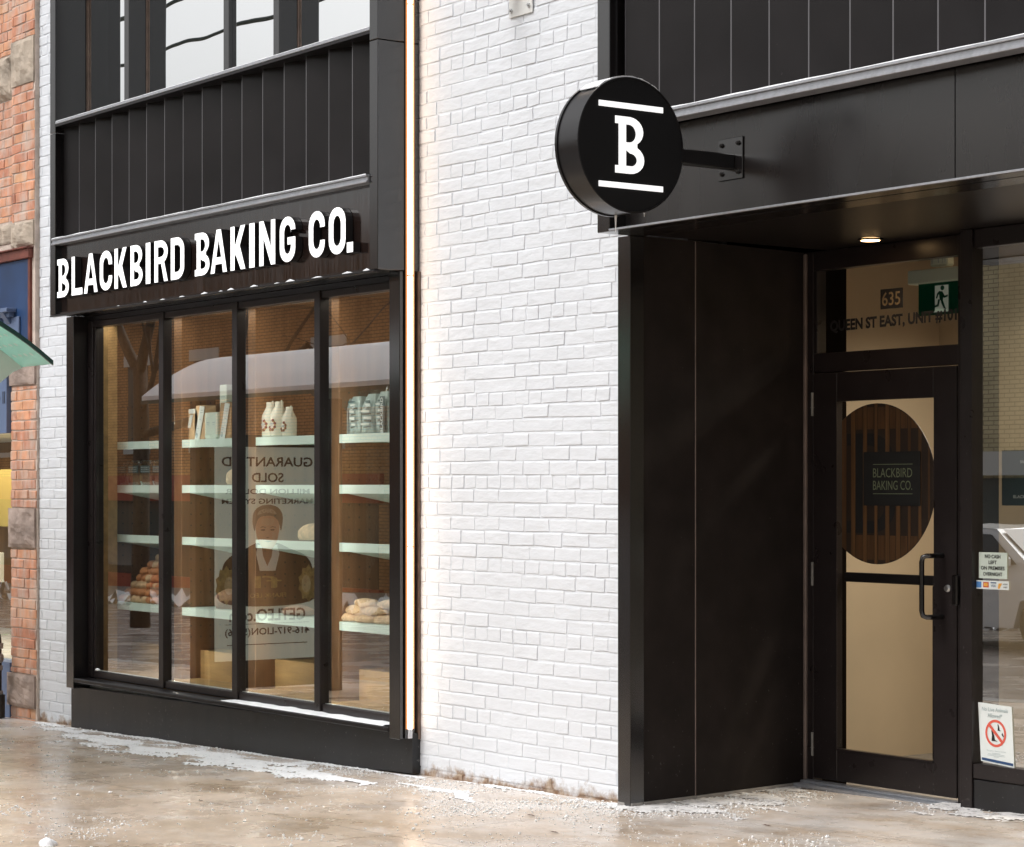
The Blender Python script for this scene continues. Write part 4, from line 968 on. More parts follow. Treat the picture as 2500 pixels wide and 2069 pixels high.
mb = MB(t.location); mb.cbox(1.33, 1.45, 1.69, 1.75, 2.685, 2.74, .008); mb.build('case', M['notice'], t)
mb = MB(t.location)
for x in (1.35, 1.395, 1.425, 1.44): mb.box(x-.004, x+.004, 1.687, 1.6895, 2.70, 2.725)
mb.build('grille', M['greypr'], t)

NOTICE0 = set(bpy.data.objects)
t = thing('window_notice', 'pale notice reading NO CASH LEFT ON PREMISES OVERNIGHT on the right window', 'notice', (2.2, 1.203, 1.12))
mb = MB(t.location); mb.box(2.116, 2.290, 1.2025, 1.2040, 1.118, 1.240); mb.build('paper', M['notice'], t)
mb = MB(t.location)
for s_, z, w_ in (('NO CASH', 1.221, .095), ('LEFT', 1.194, .05), ('ON PREMISES', 1.167, .145), ('OVERNIGHT', 1.139, .118)): put_text(mb, s_, (2.203, 1.2018, z), (1, 0, 0), (0, 0, 1), .0165, w_, .02)
mb.build('lettering', M['print_black'], t)
t = thing('card_sticker', 'white strip of payment card marks below the cash notice', 'sticker', (2.2, 1.203, 1.07))
mb = MB(t.location); mb.box(2.098, 2.302, 1.2000, 1.2018, 1.068, 1.108); mb.build('strip', M['paper'], t)
mb = MB(t.location); mb.box(2.104, 2.134, 1.1990, 1.1998, 1.074, 1.102, 0); mb.box(2.146, 2.180, 1.1990, 1.1998, 1.076, 1.101, 1); mb.box(2.192, 2.226, 1.1990, 1.1998, 1.096, 1.101, 2)
put_text(mb, 'VISA', (2.209, 1.1995, 1.085), (1, 0, 0), (0, 0, 1), .011, .03, .01, 2); mb.prism([(2.236, 1.072), (2.246, 1.072), (2.262, 1.098), (2.240, 1.096)], 1.1990, 1.1998, 'xz', 3)
put_text(mb, 'INTERAC', (2.283, 1.1995, 1.094), (1, 0, 0), (0, 0, 1), .006, .028, .01, 4); put_text(mb, 'DEBIT', (2.283, 1.1995, 1.080), (1, 0, 0), (0, 0, 1), .006, .024, .01, 4)
mb.lathe([(.008, 1.1984), (.008, 1.1990)], (2.158, 0, 1.089), 'y', 12, 3); mb.lathe([(.008, 1.1980), (.008, 1.1984)], (2.168, 0, 1.089), 'y', 12, 3)
mb.build('card_marks', [M['card_blue'], M['card_red'], M['print_blue'], M['card_orange'], M['print_black']], t)
t = thing('animal_notice', 'white poster with a red crossed circle, No Live Animals Allowed, low on the right window', 'notice', (2.2, 1.203, .26))
mb = MB(t.location); mb.prism([(2.130, .262), (2.334, .247), (2.318, .528), (2.112, .536)], 1.2015, 1.2035, 'xz'); mb.build('paper', M['paper'], t)
mb = MB(t.location); put_text(mb, 'No Live Animals', (2.217, 1.201, .508), (1, 0, 0), (0, 0, 1), .018, .160, .012); put_text(mb, 'Allowed*', (2.217, 1.201, .480), (1, 0, 0), (0, 0, 1), .018, .090, .012)
put_text(mb, '*Exception: Service Animals', (2.225, 1.201, .316), (1, 0, 0), (0, 0, 1), .006, .12, .005)
for z, w_ in ((.304, .05), (.299, .10), (.293, .11), (.288, .03)): mb.box(2.225-w_/2, 2.225+w_/2, 1.2004, 1.2010, z, z+.0018)
mb.build('lettering', M['greypr'], t)
mb = MB(t.location); c0 = (2.222, .398); n_ = 32
for i in range(n_):
    a, a2 = 2*math.pi*i/n_, 2*math.pi*(i+1)/n_; ro, ri = .064, .052
    mb.add([(c0[0]+ro*math.cos(a), 1.2002, c0[1]+ro*math.sin(a)), (c0[0]+ro*math.cos(a2), 1.2002, c0[1]+ro*math.sin(a2)), (c0[0]+ri*math.cos(a2), 1.2002, c0[1]+ri*math.sin(a2)), (c0[0]+ri*math.cos(a), 1.2002, c0[1]+ri*math.sin(a))], [(0, 1, 2, 3)])
mb.prism([(c0[0]-.047, c0[1]+.035), (c0[0]-.037, c0[1]+.045), (c0[0]+.047, c0[1]-.035), (c0[0]+.037, c0[1]-.045)], 1.1995, 1.2005, 'xz'); mb.build('prohibition_ring', M['print_red'], t)
mb = MB(t.location)
def dogf(mb, x, z, s):
    mb.prism([(x-.2*s, z), (x+.55*s, z-.02*s), (x+.2*s, z+.12*s), (x+.12*s, z+.5*s), (x-.02*s, z+.85*s), (x-.12*s, z+1.0*s), (x-.25*s, z+.95*s), (x-.2*s, z+.8*s), (x-.16*s, z+.5*s)], 1.2000, 1.2008, 'xz')
dogf(mb, 2.207, .362, .050); dogf(mb, 2.240, .412, .030); mb.prism([(2.262, .405), (2.272, .388), (2.268, .384), (2.258, .396)], 1.2000, 1.2008, 'xz'); mb.build('animal_marks', M['print_black'], t)
mb = MB(t.location); mb.prism([(2.137, .268), (2.327, .256), (2.327, .268), (2.137, .280)], 1.2000, 1.2008, 'xz'); mb.build('footer_band', M['print_blue'], t)

for o in set(bpy.data.objects)-NOTICE0:
    if o.parent is None: o.location = o.location + Vector((.097, -.107, .006))
t = thing('menu_poster', 'dark green poster hanging behind the right window', 'poster', (2.25, 1.4, 1.46))
mb = MB(t.location); mb.cbox(2.080, 2.36, 1.40, 1.41, 1.462, 1.728, .001); mb.build('board', M['teal_dark'], t)
mb = MB(t.location); put_text(mb, 'BLACKBIRD', (2.22, 1.3985, 1.505), (1, 0, 0), (0, 0, 1), .014, .13, .03); put_text(mb, 'BAKING CO.', (2.25, 1.3985, 1.672), (1, 0, 0), (0, 0, 1), .014, .10, .03); mb.build('lettering', M['paper'], t)
# ------------------------------------------------------------------ neighbour at the far left
NB = thing('neighbour_building', 'worn orange red brick shop with sandstone blocks left of the white brick', 'building', (-6.2, 0, 0))
OFF = NB.location
def bf(x0, x1, z0, z1, y, seed, hdn=False):
    b = MB(OFF); tn = []
    brick_field(b, tn, x0, x1, z0, z1, y, ch=.0725, zo=.01, L_=.225, joint=.009, prot=.005, hd=False, rnd=.003, seed=seed, wave=.006)
    b.build('brickwork', M['red_brick'], NB, attr=tn)
bf(-6.24, -5.842, 4.83, 6.6, -.031, 31); bf(-6.24, -5.842, 3.50, 4.49, -.031, 32)
bf(-13, -6.245, 4.76, 6.6, -.005, 33); bf(-13, -6.245, 3.52, 4.42, -.005, 34)
bf(-6.29, -5.842, 1.402, 2.29, -.016, 35); bf(-6.29, -5.842, .19, 1.10, -.016, 36); bf(-6.29, -5.86, -.20, -.062, -.016, 37)
b = MB(OFF); b.box(-6.235, -5.838, -.030, .3, 2.47, 6.7); b.box(-6.235, -5.838, -.015, .3, -.6, 2.47); b.box(-13, -6.24, -.004, .3, 3.25, 6.7); b.box(-6.285, -6.235, -.015, .3, -.6, 2.4); b.build('mortar_backing', M['mortar'], NB)
def rock(x0, x1, y0, z0, z1, m, seed, d=.05):
    bm = bmesh.new(); bmesh.ops.create_cube(bm, size=1); bmesh.ops.subdivide_edges(bm, edges=bm.edges[:], cuts=9, use_grid_fill=True)
    for v in bm.verts:
        p = Vector(((x0+x1)/2+v.co.x*(x1-x0), y0+.068+v.co.y*.16, (z0+z1)/2+v.co.z*(z1-z0)))
        ed = max(abs(v.co.x), abs(v.co.z))*2
        n = noise.fractal(p*9+Vector((seed, 0, 0)), .9, 2, 4)
        if v.co.y < 0: p.y -= d*.6*(1-ed**6)*(.5+.7*n)
        p.x += .004*noise.noise(p*20); p.z += .004*noise.noise(p*20+Vector((5, 5, 5)))
        v.co = p
    q = MB(OFF); q.bm(bm); return q.build('stone_block', m, NB, smooth=False)
rock(-6.238, -5.845, -.03, 4.495, 4.825, M['stone_light'], 1); rock(-6.53, -6.25, .0, 4.43, 4.75, M['stone_light'], 2, .09); [rock(-7.0-.5*k_, -6.54-.5*k_, .0, 4.43, 4.75, M['stone_light'], 30+k_) for k_ in range(12)]
rock(-6.24, -5.85, -.03, 3.31, 3.49, M['stone_light'], 4, .06); [rock(-7.0-.75*k_, -6.25-.75*k_, -.0, 3.36, 3.50, M['stone_light'], 50+k_, .05) for k_ in range(8)]
rock(-6.30, -5.85, -.02, 2.30, 2.47, M['stone'], 6, .03); rock(-6.31, -5.85, -.02, 1.108, 1.395, M['stone'], 7, .045); rock(-6.335, -5.856, -.02, -.058, .180, M['stone'], 8, .06)
b = MB(OFF); b.cbox(-13, -5.87, -.07, -.01, 3.215, 3.285, .004); b.cbox(-13, -5.86, -.09, -.01, 3.285, 3.296, .003); b.cbox(-5.925, -5.89, -.05, -.01, 2.53, 3.215, .003); b.build('rusty_band', M['rust'], NB)
b = MB(OFF); b.cbox(-13, -5.93, -.045, -.005, 2.49, 3.213, .003); b.build('signboard', M['blue'], NB)
b = MB(OFF); b.cbox(-13, -6.06, -.06, -.046, 2.50, 2.80, .003); b.cbox(-13, -6.13, -.125, -.046, 2.835, 2.865, .004); b.cbox(-13, -6.16, -.095, -.046, 2.80, 2.835, .004)
b.box(-13, -6.3, -.05, .0, 1.95, 2.49); b.build('cornice', M['blue_pale'], NB)
b = MB(OFF)
for k in range(46): b.prism([(-.125, 2.836), (-.046, 2.836), (-.046, 2.74), (-.07, 2.76)], -6.27-k*.14, -6.20-k*.14, 'yz')
b.build('cornice_bracket', M['blue_pale'], NB)
b = MB(OFF)
for x in (-6.36, -6.33): b.box(x-.004, x+.004, -.053, -.0505, 2.17, 2.26)
b.lathe([(.014, -.053), (.014, -.0505)], (-6.43, 0, 2.21), 'y', 14); b.build('fascia_marks', M['print_black'], NB)
b = MB(OFF); b.box(-13, -5.84, .3, 6, 2.25, 6.6); b.box(-13, -5.9, 1.7, 6, -.6, 2.25); b.box(-13, -12.8, .1, 1.7, -.6, 2.25); b.build('rear_block', M['mortar'], NB)
b = MB(OFF); b.sheet(-12.8, -6.29, .06, .25, 1.95); b.build('shop_pane', M['pane'], NB)
b = MB(OFF); b.box(-12.8, -6.29, 1.6, 1.62, 0, 2.2); b.build('interior_wall', M['wood'], NB)
b = MB(OFF); b.box(-9.2, -7.2, .9, .92, 1.22, 1.70); b.build('yellow_panel', M['yellow'], NB)
b = MB(OFF); b.box(-13, -6.31, -.02, .1, -.5, .25); b.build('stall_riser', M['blue_pale'], NB)
b = MB(OFF); b.box(-12.8, -6.3, .1, 1.6, .2, .26); b.box(-12.8, -6.3, .1, 1.6, 1.96, 2.0); b.build('window_shelf', M['white_plate'], NB)
area('neighbour_fill_light', (-8.0, .6, 1.94), 2.4, .6, 40, (1, .82, .55))  # fill light without a fixture, added to brighten the neighbour's interior
for x in (-8.6, -7.9):
    b = MB(OFF); b.cbox(x-.1, x+.1, .85, .89, .75, 1.0, .004); b.build('display_card', M['paper'], NB)
t = thing('potted_plant', 'small green leafed plant in a white pot behind the neighbour window', 'plant', (-6.5, .2, .26))
mb = MB(); mb.lathe([(.035, 0), (.05, .10), (.044, .10), (.04, .09)], (0, 0, 0), 'z', 16); mb.build('pot', M['paper'], t, True)
mb = MB(); q = random.Random(3)
for k in range(12):
    a = q.uniform(0, 6.28); rr2 = q.uniform(.05, .13); h = q.uniform(.14, .26)
    tip = Vector((math.cos(a)*rr2, math.sin(a)*rr2, h)); mb.tube([(0, 0, .09), tip*.7+Vector((0, 0, .03)), tip], .002, 5)
    s1 = Vector((-math.sin(a), math.cos(a), 0))*.02; d = Vector((math.cos(a), math.sin(a), -.1))*.07
    mb.add([tip, tip+d*.5+s1, tip+d, tip+d*.5-s1], [(0, 1, 2, 3)])
mb.build('leaves', M['plant'], t)
t = thing('menu_board', 'small dark menu board behind the neighbour window', 'sign', (-6.6, .25, .62))
mb = MB(); mb.cbox(-.2, .12, 0, .02, 0, .26, .004); mb.build('board', M['print_black'], t)
mb = MB()
for k in range(3): put_text(mb, '9', (.02, -.002, .06+k*.045), (0, 0, 1), (-1, 0, 0), .04, .03, .01)
for k in range(5): mb.box(.06, .11, -.003, -.001, .03+k*.045, .034+k*.045)
mb.build('lettering', M['paper'], t)
GP = thing('gas_pipe', 'grey iron gas pipe with valve rising from the pavement at the far left', 'pipe', (-6.29, -.12, GZ(-6.29)))
b = MB(GP.location); x, y = -6.29, -.12
b.tube([(x, y, -.16), (x, y, .40), (x-.012, y, .45), (x-.05, y, .475), (x-.2, y, .475)], .026, 12); b.build('riser', M['iron'], GP, True)
b = MB(GP.location)
for z0, z1, r in ((.0, .05, .036), (.20, .235, .034), (.36, .40, .038)): b.lathe([(r, z0), (r, z1)], (x, y, 0), 'z', 10)
b.build('coupling', M['iron_grey'], GP)
b = MB(GP.location); b.lathe([(.03, .255), (.042, .275), (.042, .305), (.03, .325)], (x, y, 0), 'z', 14); b.tube([(x, y, .29), (x+.07, y-.02, .29)], .018, 8); b.tube([(x+.03, y-.01, .29), (x+.03, y-.01, .36)], .012, 8); b.build('valve', M['iron_grey'], GP, True)
b = MB(GP.location); b.tube([(x, y, -.15), (x, y, .02)], .05, 12); b.build('sleeve', M['iron'], GP)

# ------------------------------------------------------------------ street furniture and the far side (seen in the windows)
SH = thing('bus_shelter', 'bus shelter with arched snowy roof and dotted green glass corner by the kerb', 'bus shelter', (-4.8, -2.5, GZ(-4.8)))
O = SH.location
XA, XB = -7.43, -2.13
def roofz(y):
    t = (y+2.5)/.9
    return 2.23+.36*(1-t*t)
ys = [-3.4+.9*2*i/24 for i in range(25)]
b = MB(O); b.prism([(y, roofz(y)) for y in ys]+[(y, roofz(y)+.03) for y in reversed(ys)], XA, -3.05, 'yz'); b.build('roof', M['roof_under'], SH)
b = MB(O); b.prism([(y, roofz(y)+.001) for y in ys]+[(y, roofz(y)+.018) for y in reversed(ys)], -3.048, XB, 'yz'); gr = b.build('glass_roof_end', M['glass_green'], SH)
b = MB(O); b.prism([(y, roofz(y)-.006) for y in ys]+[(y, roofz(y)+.020) for y in reversed(ys)], XB+.001, XB+.016, 'yz'); b.build('roof_edge', M['dark_green'], SH)
b = MB(O)
for i in range(5):
    for j in range(14):
        x = XB-.10-i*.075-(.035 if j % 2 else 0); y = -1.68-j*.075
        zc = roofz(y)-.003; sl = -.72*(y+2.5)/.81
        pts = [(x+.019*math.cos(q*math.pi/4), y+.012*math.sin(q*math.pi/4)) for q in range(8)]
        b.add([(p[0], p[1], roofz(p[1])-.003) for p in pts], [tuple(range(8))])
b.build('frit_dots', M['frit'], gr)
b = MB(O); ys2 = [-3.25+.09*i for i in range(19)]
b.prism([(y, roofz(y)-.004) for y in ys]+[(y, 2.235-.22*math.sqrt(max(0, 1-((y+2.45)/.80)**2))) for y in [-1.66-.088*i for i in range(19)]], -2.62, -2.52, 'yz'); b.build('end_rib', M['fibre'], SH)
b = MB(O); ys3 = [y for y in ys]
b.prism([(y, roofz(y)+.031) for y in ys3]+[(y, roofz(y)+.065+.012*noise.noise(Vector((y*4, 0, 0)))) for y in reversed(ys3)], XA+.02, -3.06, 'yz'); b.build('snow_layer', M['snow'], SH)
for x, y in ((-7.0, -3.2), (-3.9, -3.2), (-7.0, -1.9)):
    b = MB(O); b.cbox(x-.05, x+.05, y-.05, y+.05, GZ(x)-.02, 2.3, .005); b.build('post', M['iron'], SH)
b = MB(O); b.sheet(-6.95, -3.95, -3.2, .1, 2.1); b.build('back_glass', M['pane_door'], SH)
# advertising panel at the end of the shelter, facing up the street
AD = thing('advert_panel', 'framed advertisement at the end of the bus shelter with a portrait of a suited man', 'advertisement', (-6.9, -2.45, 0))
O = AD.location; px = -6.86; yc = -2.47; W2 = .49
b = MB(O); b.cbox(-6.96, -6.875, yc-W2-.05, yc+W2+.05, -.1, 1.98, .005); b.build('frame', M['iron'], AD)
b = MB(O); b.box(-6.874, px, yc-W2, yc+W2, .13, 1.88); b.build('sheet', M['poster_bg'], AD)
U = (0, 1, 0); V = (0, 0, 1)
b = MB(O)
for s_, z, h, w_ in (('GUARANTEED', 1.76, .075, .86), ('SOLD', 1.63, .075, .30), ('MILLION DOLLAR', 1.515, .042, .80), ('MARKETING SYSTEM', 1.435, .042, .86), ('GETLEO.com', .50, .095, .72), ('416-917-LION(5466)', .365, .055, .80)):
    put_text(b, s_, (px, yc, z), U, V, h, w_, .02, th=.002)
b.box(px, px+.001, yc-.4, yc+.4, .425, .429); b.box(px, px+.001, yc-.38, yc+.38, .255, .262)
b.build('lettering', M['suit'], AD)
def pp(pts, m, nm, d=.002): 
    q = MB(O); q.prism([(yc+a, z) for a, z in pts], px+d, px+d-.001, 'yz'); return q.build(nm, m, AD)
def smooth_pts(P, n=8):
    out = []; m_ = len(P)
    for i in range(m_):
        p0, p1, p2, p3 = P[i-1], P[i], P[(i+1) % m_], P[(i+2) % m_]
        for k in range(n):
            t = k/n
            out.append(tuple(.5*((2*p1[c])+(-p0[c]+p2[c])*t+(2*p0[c]-5*p1[c]+4*p2[c]-p3[c])*t*t+(-p0[c]+3*p1[c]-3*p2[c]+p3[c])*t**3) for c in (0, 1)))
    return out
M['skin_shade'] = mat('poster_skin_shade', (.30, .165, .105), .6); M['skin_light'] = mat('poster_skin_light', (.62, .42, .30), .6); M['hair_light'] = mat('poster_hair_light', (.42, .36, .30), .6, var=.4, vscale=60)
pp(smooth_pts([(-.41, .60), (-.43, .86), (-.36, .98), (-.20, 1.045), (-.08, 1.09), (.10, 1.09), (.22, 1.04), (.37, .97), (.43, .86), (.41, .60)]), M['suit'], 'suit')
pp([(-.085, 1.075), (.095, 1.075), (.11, 1.00), (.03, .68), (-.02, .68), (-.11, 1.00)], M['paper'], 'shirt', .003)
pp([(-.055, 1.10), (.065, 1.10), (.045, .98), (.005, .90), (-.035, .98)], M['skin_shade'], 'neck', .0035)
pp([(-.09, 1.08), (-.055, 1.06), (-.03, .93), (-.09, .99)], M['paper'], 'shirt_collar', .004); pp([(.10, 1.08), (.065, 1.06), (.04, .93), (.10, .99)], M['paper'], 'shirt_collar', .004)
pp(smooth_pts([(-.105, 1.25), (-.10, 1.16), (-.075, 1.085), (-.03, 1.04), (.03, 1.04), (.08, 1.085), (.108, 1.16), (.112, 1.25), (.07, 1.33), (-.06, 1.33)]), M['skin'], 'face', .0045)
pp(smooth_pts([(-.05, 1.29), (.05, 1.29), (.06, 1.25), (0, 1.235), (-.05, 1.25)]), M['skin_light'], 'forehead_light', .0050)
pp(smooth_pts([(-.075, 1.16), (-.045, 1.18), (-.04, 1.14), (-.06, 1.11)]), M['skin_light'], 'cheek_light', .0050)
pp(smooth_pts([(-.122, 1.19), (-.138, 1.26), (-.135, 1.33), (-.09, 1.385), (-.01, 1.405), (.08, 1.39), (.135, 1.34), (.145, 1.26), (.125, 1.19), (.112, 1.25), (.085, 1.295), (.03, 1.315), (-.045, 1.31), (-.09, 1.28), (-.108, 1.24)]), M['hair'], 'hair', .0055)
pp(smooth_pts([(-.08, 1.33), (-.02, 1.375), (.07, 1.36), (.10, 1.32), (.02, 1.34)]), M['hair_light'], 'hair_highlight', .0060)
q = MB(O)
for dy in (-.042, .048):
    q.prism([(yc+dy+.022*math.cos(R(a_)), 1.198+.0055*math.sin(R(a_))) for a_ in range(0, 360, 30)], px+.0056, px+.0052, 'yz')
    q.prism([(yc+dy-.028, 1.217), (yc+dy, 1.228), (yc+dy+.028, 1.218), (yc+dy, 1.221)], px+.0056, px+.0052, 'yz')
q.prism([(yc-.036, 1.103), (yc, 1.096), (yc+.040, 1.105), (yc, 1.108)], px+.0056, px+.0052, 'yz'); q.prism([(yc-.016, 1.140), (yc+.004, 1.132), (yc+.022, 1.141), (yc+.004, 1.138)], px+.0056, px+.0052, 'yz'); q.build('facial_features', M['suit'], AD)
pp([(-.28, .62), (.26, .62), (.26, .86), (-.28, .86)], M['decal_dark'], 'name_board', .0055)
q = MB(O); put_text(q, 'FRANK LEO', (px+.0055, yc, .66), U, V, .035, .34, .01, th=.002); put_text(q, 'fl', (px+.0055, yc, .77), U, V, .10, .25, .0, th=.002); q.build('name_lettering', M['lion'], AD)
for sgn in (-1, 1):
    pp([(sgn*(.39+(.105 if k % 2 else .085)*math.cos(R(k*18))), .75+(.16 if k % 2 else .13)*math.sin(R(k*18))) for k in range(20)], M['lion'], 'lion_mane', .007)
    pp([(sgn*(.365+.045*math.cos(R(k*30))), .745+.075*math.sin(R(k*30))) for k in range(12)], M['lion2'], 'lion_face', .008)

# far buildings
def far_window(parent, x, z0, w_, h, Y, sillmat):
    q = MB(parent.location); q.box(x-w_/2, x+w_/2, Y-.1, Y+.002, z0, z0+h); q.box(x-w_/2, x+w_/2, Y+.004, Y+.03, z0+h*.48, z0+h*.52); f = q.build('window', M['dark_int'], parent)
    q = MB(parent.location); q.box(x-w_/2+.06, x+w_/2-.06, Y+.003, Y+.012, z0+.06, z0+h-.06); q.build('glazing', M['pane_far'], f)
    q = MB(parent.location); q.box(x-w_/2-.18, x+w_/2+.18, Y-.05, Y+.03, z0+h, z0+h+.28); q.build('lintel', sillmat, f)
    q = MB(parent.location); q.box(x-w_/2-.12, x+w_/2+.12, Y-.05, Y+.07, z0-.14, z0); q.build('sill', sillmat, f)
FB = thing('far_building', 'brown brick shop building with white lintels across the street, mirrored in the shop window', 'building', (-40, -20, -1))
q = MB(FB.location); q.box(-64, -21.5, -30, -20.2, -2.4, 7.0); q.build('wall', M['brown_far'], FB)
q = MB(FB.location); q.box(-64, -21.45, -30, -20.0, 7.0, 7.2); q.build('cornice', M['lintel'], FB)
for x in (-62, -57.5, -53, -48.6, -44.4, -40.8, -34.9, -30.5, -26): far_window(FB, x, 2.55, 1.15, 2.15, -20.2, M['lintel'])
for x in (-62, -57.5, -53, -48.6, -44.4, -40.8, -34.9, -30.5, -26): far_window(FB, x, 6.0, 1.15, 1.7, -20.2, M['lintel']) if x > 0 else None
for k, x in enumerate((-60, -52, -44, -36, -28)):
    q = MB(FB.location); q.box(x-3.2, x+3.2, -20.3, -20.19, -1.6, 1.7); sf = q.build('shopfront', M['dark_int'], FB)
    q = MB(FB.location); q.box(x-3.4, x+3.4, -20.2, -20.08, 1.2, 1.85); q.box(x-3.4, x-3.15, -20.2, -20.1, -1.6, 1.2); q.box(x+1.1, x+1.3, -20.2, -20.1, -1.6, 1.2); q.box(x-3.4, x+3.4, -20.2, -20.08, -1.7, -.7); q.build('shopfront_surround', M['red_paint'], sf)
    q = MB(FB.location); q.box(x-2.9, x+.9, -20.19, -20.175, -.5, 1.0); q.build('shopfront_glazing', M['pane_far'], sf)
FY = thing('far_building', 'buff brick two storey building across the street, mirrored in the right window', 'building', (-8, -20, -1))
q = MB(FY.location); q.box(-21.2, 30, -30, -20.2, -2, 6.7); q.build('wall', M['yellow_far'], FY)
q = MB(FY.location); q.box(-21.2, 30, -30, -20.1, 6.7, 7.0); q.build('cornice', M['lintel'], FY)
for x in (-18, -12.2, -6.5, -.5, 6, 12, 18, 24): far_window(FY, x, 3.9, 1.3, 1.7, -20.2, M['lintel'])
for x in (-17, -9.6, -3, 4, 11, 18):
    q = MB(FY.location); q.box(x-1.6, x+1.6, -20.2, -20.18, -.6, 1.7); sf = q.build('shopfront_glazing', M['pane_far'], FY)
    q = MB(FY.location); q.box(x-1.9, x+1.9, -20.2, -19.9, 1.75, 2.15); q.build('shop_awning', M['lintel'], sf)

# tree
def tree(x, y, label, seed, h=3.9):
    q = random.Random(seed); z0 = GZ(x)-.05
    t = thing('street_tree', label, 'tree', (x, y, z0))
    tr = MB(); br = MB(); tr.tube([(0, 0, 0), (.03, 0, h*.4), (.08, .02, h*.8), (.05, .03, h)], [.16, .13, .12, .11], 10)
    def grow(mb, p, d, L_, r, dep):
        pts = [p]; 
        for k in range(4):
            d = (d+Vector((q.uniform(-.22, .22), q.uniform(-.22, .22), q.uniform(-.08, .2)))).normalized(); p = p+d*L_/4; pts.append(p)
        mb.tube(pts, [r, r*.9, r*.78, r*.66, r*.5], 6 if dep < 3 else 4, cap=False)
        if dep < 5:
            for k in range(3 if dep < 3 else 2):
                ax = Vector((q.uniform(-1, 1), q.uniform(-1, 1), q.uniform(-.3, .8))).normalized()
                grow(br, pts[q.choice((2, 3, 4))], (d*.6+ax*.75).normalized(), L_*.68, r*.52, dep+1)
    grow(br, Vector((.05, .03, h-.1)), Vector((-.6, .1, .75)), 1.7, .09, 1); grow(br, Vector((.05, .03, h-.1)), Vector((.5, -.1, .8)), 1.7, .09, 1); grow(br, Vector((.06, .02, h*.82)), Vector((.8, .3, .3)), 1.9, .05, 2)
    grow(br, Vector((.06, .02, h*.74)), Vector((.97, -.1, .10)), 4.0, .07, 2)
    tr.build('trunk', M['bark'], t, True); br.build('branches', M['bark'], t, True)
tree(-21.5, -9.6+.9, 'bare street tree mirrored in the leftmost shop pane', 5)
tree(-3, -15.0, 'bare street tree on the far kerb opposite the entrance', 9, 3)

# overhead cables on poles
POLES = (-34, 26)
for k, x in enumerate(POLES):
    t = thing('utility_pole', ['wooden pole down the street carrying the overhead cables', 'wooden pole up the street carrying the overhead cables'][k], 'pole', (x, -6.3, GZ(x)))
    mb = MB(); mb.tube([(0, 0, -.2), (0, 0, 9.2)], [.16, .11], 12); mb.build('post', M['bark2'], t, True)
    mb = MB(); mb.cbox(-.06, .06, -.9, .9, 7.75, 7.87, .005); mb.cbox(-.06, .06, -.9, .9, 6.9, 7.0, .005); mb.build('crossarm', M['bark2'], t)
def cable(y, z, r, lb, sag=.35):
    pts = []
    for i in range(33):
        u = i/32; pts.append((-34+60*u, y, z-4*sag*u*(1-u)+GZ(-34+60*u)*.2))
    mb = MB(); mb.tube(pts, r, 6); top(mb, 'overhead_cable', M['cable'], lb, 'cable', 'overhead cables', True)
cable(-6.5, 8.0, .028, 'highest overhead cable mirrored in the upper window'); cable(-6.3, 7.35, .022, 'middle overhead cable mirrored in the upper window'); cable(-6.1, 6.55, .020, 'lowest overhead cable mirrored in the upper window')

